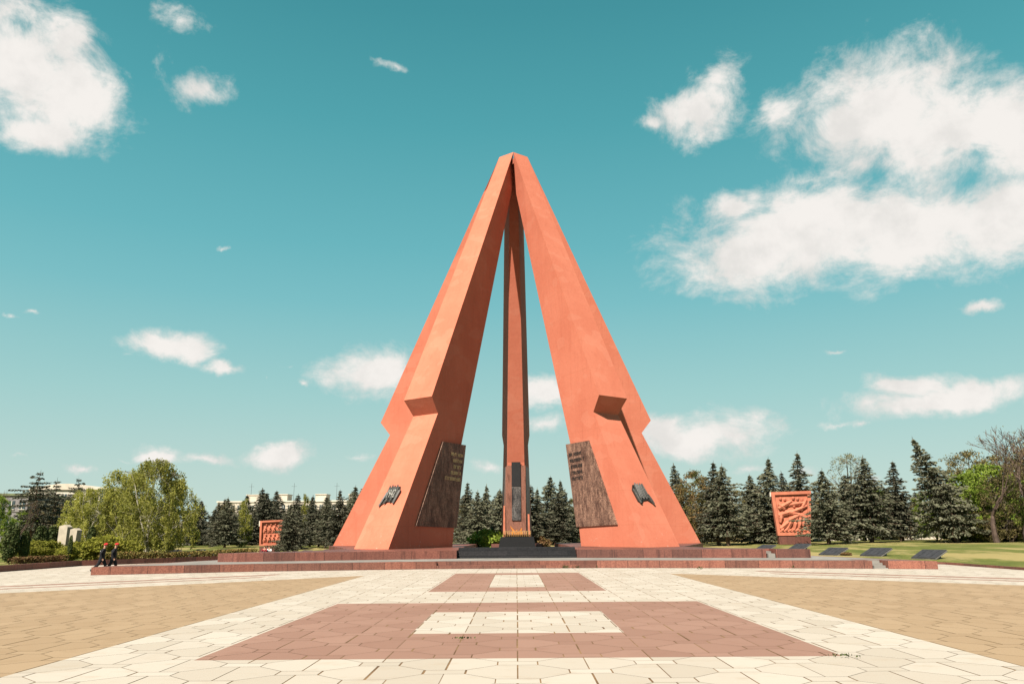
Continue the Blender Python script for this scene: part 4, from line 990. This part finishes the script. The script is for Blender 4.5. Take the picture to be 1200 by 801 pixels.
# ------------------------------------------------------------------ people
def skin(name, joints, edges, mat, parent, levels=2):
    me = bpy.data.meshes.new(name); me.from_pydata([j[0] for j in joints], edges, []); o = bpy.data.objects.new(name, me); C.objects.link(o)
    md = o.modifiers.new('s', 'SKIN'); md.use_smooth_shade = True
    for i, j in enumerate(joints):
        r_ = j[1] if isinstance(j[1], tuple) else (j[1], j[1]); me.skin_vertices[0].data[i].radius = r_; me.skin_vertices[0].data[i].use_root = (i == 0)
    ss = o.modifiers.new('u', 'SUBSURF'); ss.levels = levels; ss.render_levels = levels
    dg = bpy.context.evaluated_depsgraph_get(); nm = bpy.data.meshes.new_from_object(o.evaluated_get(dg)); nm.materials.clear(); nm.materials.append(mat); nm.name = name
    bpy.data.objects.remove(o); q = bpy.data.objects.new(name, nm); C.objects.link(q); q.parent = parent; 
    for p in nm.polygons: p.use_smooth = True
    return q

def walker(px, ytop, d, lab, lean, stride, seed):
    """walking towards +x in local space, head up, slight forward lean, right hand behind the back"""
    p = at(px, 668, d); rt = empty('person', (p.x, d, 0), R(18)); rt.scale = (1.07,) * 3; tag(rt, lab, 'person', 'uniformed people walking')
    rr = random.Random(seed); s = stride; hip = Vector((0, 0, .93)); ln = lambda z: lean * (z - .93)
    def B(x, y, z): return (x + ln(z) if z > .93 else x, y, z)
    sh, nk, hd = B(0, 0, 1.43), B(.01, 0, 1.52), B(.03, 0, 1.63)
    J = [((0, 0, .95), (.12, .10)), (B(0, 0, 1.15), (.11, .09)), (B(0, 0, 1.34), (.12, .085)), (nk, .055), (B(.025, 0, 1.59), (.078, .088)), (B(.03, 0, 1.70), (.082, .09)),      # 0-5
         ((0, .1, .90), .085), ((.20 * s, .10, .50), .06), ((.24 * s, .10, .10), .042), ((.42 * s, .11, .045), .038),                          # 6-9 front leg
         ((0, -.1, .90), .085), ((-.12 * s, -.10, .50), .06), ((-.46 * s, -.10, .14), .042), ((-.36 * s, -.10, .04), .036),                       # 10-13 rear leg
         (B(0, .18, 1.38), .05), (B(-.10, .27, 1.15), .04), (B(.08, .28, .95), .032), (B(.12, .28, .86), .03),                                   # 14-17 arm
         (B(0, -.18, 1.38), .05), (B(-.08, -.27, 1.15), .04), (B(.05, -.27, .93), .032), (B(.09, -.27, .85), .03)]
    E_ = [(0, 1), (1, 2), (2, 3), (3, 4), (4, 5), (0, 6), (6, 7), (7, 8), (8, 9), (0, 10), (10, 11), (11, 12), (12, 13), (2, 14), (14, 15), (15, 16), (16, 17), (2, 18), (18, 19), (19, 20), (20, 21)]
    body = skin('body', J, E_, M['skin'], rt)
    # face, ears, hands with fingers are part of the body
    b = MB(); hx, hz = B(.03, 0, 1.63)[0], 1.63
    b.tube([(hx + .085, 0, hz + .03), (hx + .115, 0, hz - .005), (hx + .085, 0, hz - .02)], [.012, .018, .012], 5); 
    for sy in (-1, 1): b.tube([(hx - .005, sy * .086, hz + .02), (hx - .01, sy * .095, hz), (hx, sy * .086, hz - .03)], [.012, .02, .01], 5)
    for (wx, wy, wz) in (B(.13, .28, .83), B(.10, -.27, .82)):
        for k in range(4): b.tube([(wx - .03 + .02 * k, wy, wz + .02), (wx - .025 + .022 * k, wy, wz - .04), (wx - .01 + .02 * k, wy - .01, wz - .075 - .008 * (k in (1, 2)))], [.010, .009, .007], 5)
        b.tube([(wx + .03, wy, wz + .03), (wx + .055, wy - .01, wz - .015), (wx + .05, wy - .015, wz - .04)], [.011, .010, .007], 5)
    b.obj('features', M['skin'], body)
    K = [((0, 0, .95), (.19, .165)), (B(0, 0, 1.15), (.19, .165)), (B(0, 0, 1.36), (.225, .165)), (B(.005, 0, 1.49), (.10, .10)),
         ((0, .1, .90), .135), ((.20 * s, .10, .50), .10), ((.235 * s, .10, .13), .085), ((0, -.1, .90), .135), ((-.12 * s, -.10, .50), .10), ((-.44 * s, -.10, .17), .085),
         (B(0, .21, 1.42), .098), (B(-.10, .28, 1.15), .078), (B(.10, .28, .88), .05), (B(0, -.21, 1.42), .098), (B(-.08, -.28, 1.15), .078), (B(.075, -.27, .87), .05)]
    E2 = [(0, 1), (1, 2), (2, 3), (0, 4), (4, 5), (5, 6), (0, 7), (7, 8), (8, 9), (2, 10), (10, 11), (11, 12), (2, 13), (13, 14), (14, 15)]
    skin('uniform', K, E2, M['black_cloth'], rt)
    for (x, y, z, tx, tz) in ((.24 * s, .1, .16, .44 * s, .05), (-.46 * s, -.1, .19, -.30 * s, .05)):
        skin('boot', [((x, y, z + .06), .062), ((x - .01, y, z - .06), .064), ((tx, y, tz), (.058, .045))], [(0, 1), (1, 2)], M['boot'], rt, 1)
    b = MB(); hh = B(.03, 0, 1.72)
    n_ = 12; ringz = ((-.02, .098), (.03, .122), (.075, .105), (.10, .05)); P = []
    for k_, (dz, r_) in enumerate(ringz): P.append([Vector((hh[0] - .004 + .02 * (k_ > 0) + r_ * 1.1 * math.cos(6.283 * i / n_), r_ * math.sin(6.283 * i / n_) - .018 * (k_ > 0), hh[2] + dz - .03 * math.sin(6.283 * i / n_) * (k_ > 0) * -1)) for i in range(n_)])
    for A, B_ in zip(P, P[1:]):
        for i in range(n_): b.face([A[i], A[(i + 1) % n_], B_[(i + 1) % n_], B_[i]])
    b.face(P[-1]); b.obj('beret', M['red_cloth'], rt, True)
    b = MB(); c_ = B(-.165, .0, 1.32); b.box((c_[0], 0, 1.33), (.015, .22, .07)); b.obj('back_patch', M['white_cloth'], rt)
walker(117.5, 638, 54, 'person in black uniform and red beret, trailing leg stretched back, left of the pair', .14, 1.15, 1)
walker(131, 637, 54.6, 'person in black uniform and red beret, right one of the pair', .10, .85, 2)

def sitter(px, d, lab, cloth, hairm):
    p = at(px, 646, d); rt = empty('person', (p.x, d, ground_z(p.x, d)), R(-90)); tag(rt, lab, 'person')
    J = [((0, 0, .14), (.15, .13)), ((.0, 0, .38), (.13, .11)), ((.03, 0, .58), (.16, .11)), ((.05, 0, .70), .055), ((.07, 0, .78), (.078, .085)), ((.075, 0, .88), (.08, .088)),
         ((.08, .1, .13), .10), ((.42, .12, .38), .065), ((.62, .12, .08), .045), ((.76, .12, .05), .04), ((.08, -.1, .13), .10), ((.42, -.12, .40), .065), ((.60, -.12, .08), .045), ((.75, -.12, .05), .04),
         ((.03, .2, .58), .062), ((.12, .27, .38), .048), ((.36, .2, .40), .035), ((.03, -.2, .58), .062), ((.12, -.27, .38), .048), ((.36, -.2, .42), .035)]
    E_ = [(0, 1), (1, 2), (2, 3), (3, 4), (4, 5), (0, 6), (6, 7), (7, 8), (8, 9), (0, 10), (10, 11), (11, 12), (12, 13), (2, 14), (14, 15), (15, 16), (2, 17), (17, 18), (18, 19)]
    skin('body', J, E_, M['skin'], rt)
    K = [(J[i][0], tuple(q + .018 for q in J[i][1]) if isinstance(J[i][1], tuple) else J[i][1] + .018) for i in (0, 1, 2, 14, 15, 16, 17, 18, 19)]
    skin('jacket', K, [(0, 1), (1, 2), (2, 3), (3, 4), (4, 5), (2, 6), (6, 7), (7, 8)], cloth, rt)
    K = [(J[i][0], tuple(q + .016 for q in J[i][1]) if isinstance(J[i][1], tuple) else J[i][1] + .016) for i in (0, 6, 7, 8, 10, 11, 12)]
    skin('trousers', K, [(0, 1), (1, 2), (2, 3), (0, 4), (4, 5), (5, 6)], M['black_cloth'], rt)
    skin('hair', [((.05, 0, .86), (.085, .09)), ((.055, 0, .93), (.08, .08)), ((.0, 0, .80), (.06, .08))], [(0, 1), (0, 2)], hairm, rt)
sitter(310, 87, 'dark haired person in maroon sitting on the grass before the small relief', M['maroon'], M['hair'])
sitter(315.5, 87.5, 'dark haired person in white sitting on the grass before the small relief', M['white_cloth'], M['hair'])

# ------------------------------------------------------------------ real-world reflectances: one overall factor for the exposure used
KA = .72
for mt in bpy.data.materials:
    t = mt.node_tree
    for nd in list(t.nodes):
        if nd.type in ('BSDF_PRINCIPLED', 'BSDF_TRANSLUCENT'):
            sk = nd.inputs['Base Color' if nd.type == 'BSDF_PRINCIPLED' else 'Color']
            if sk.is_linked: t.links.new(mixc(t, 1., sk.links[0].from_socket, (KA, KA, KA), 'MULTIPLY'), sk)

# ------------------------------------------------------------------ view
S.view_settings.view_transform = 'Standard'; S.view_settings.look = 'None'; S.view_settings.gamma = 1; S.view_settings.use_curve_mapping = False
S.view_settings.exposure = EXPO
S.cycles.max_bounces = 6; S.cycles.transparent_max_bounces = 4
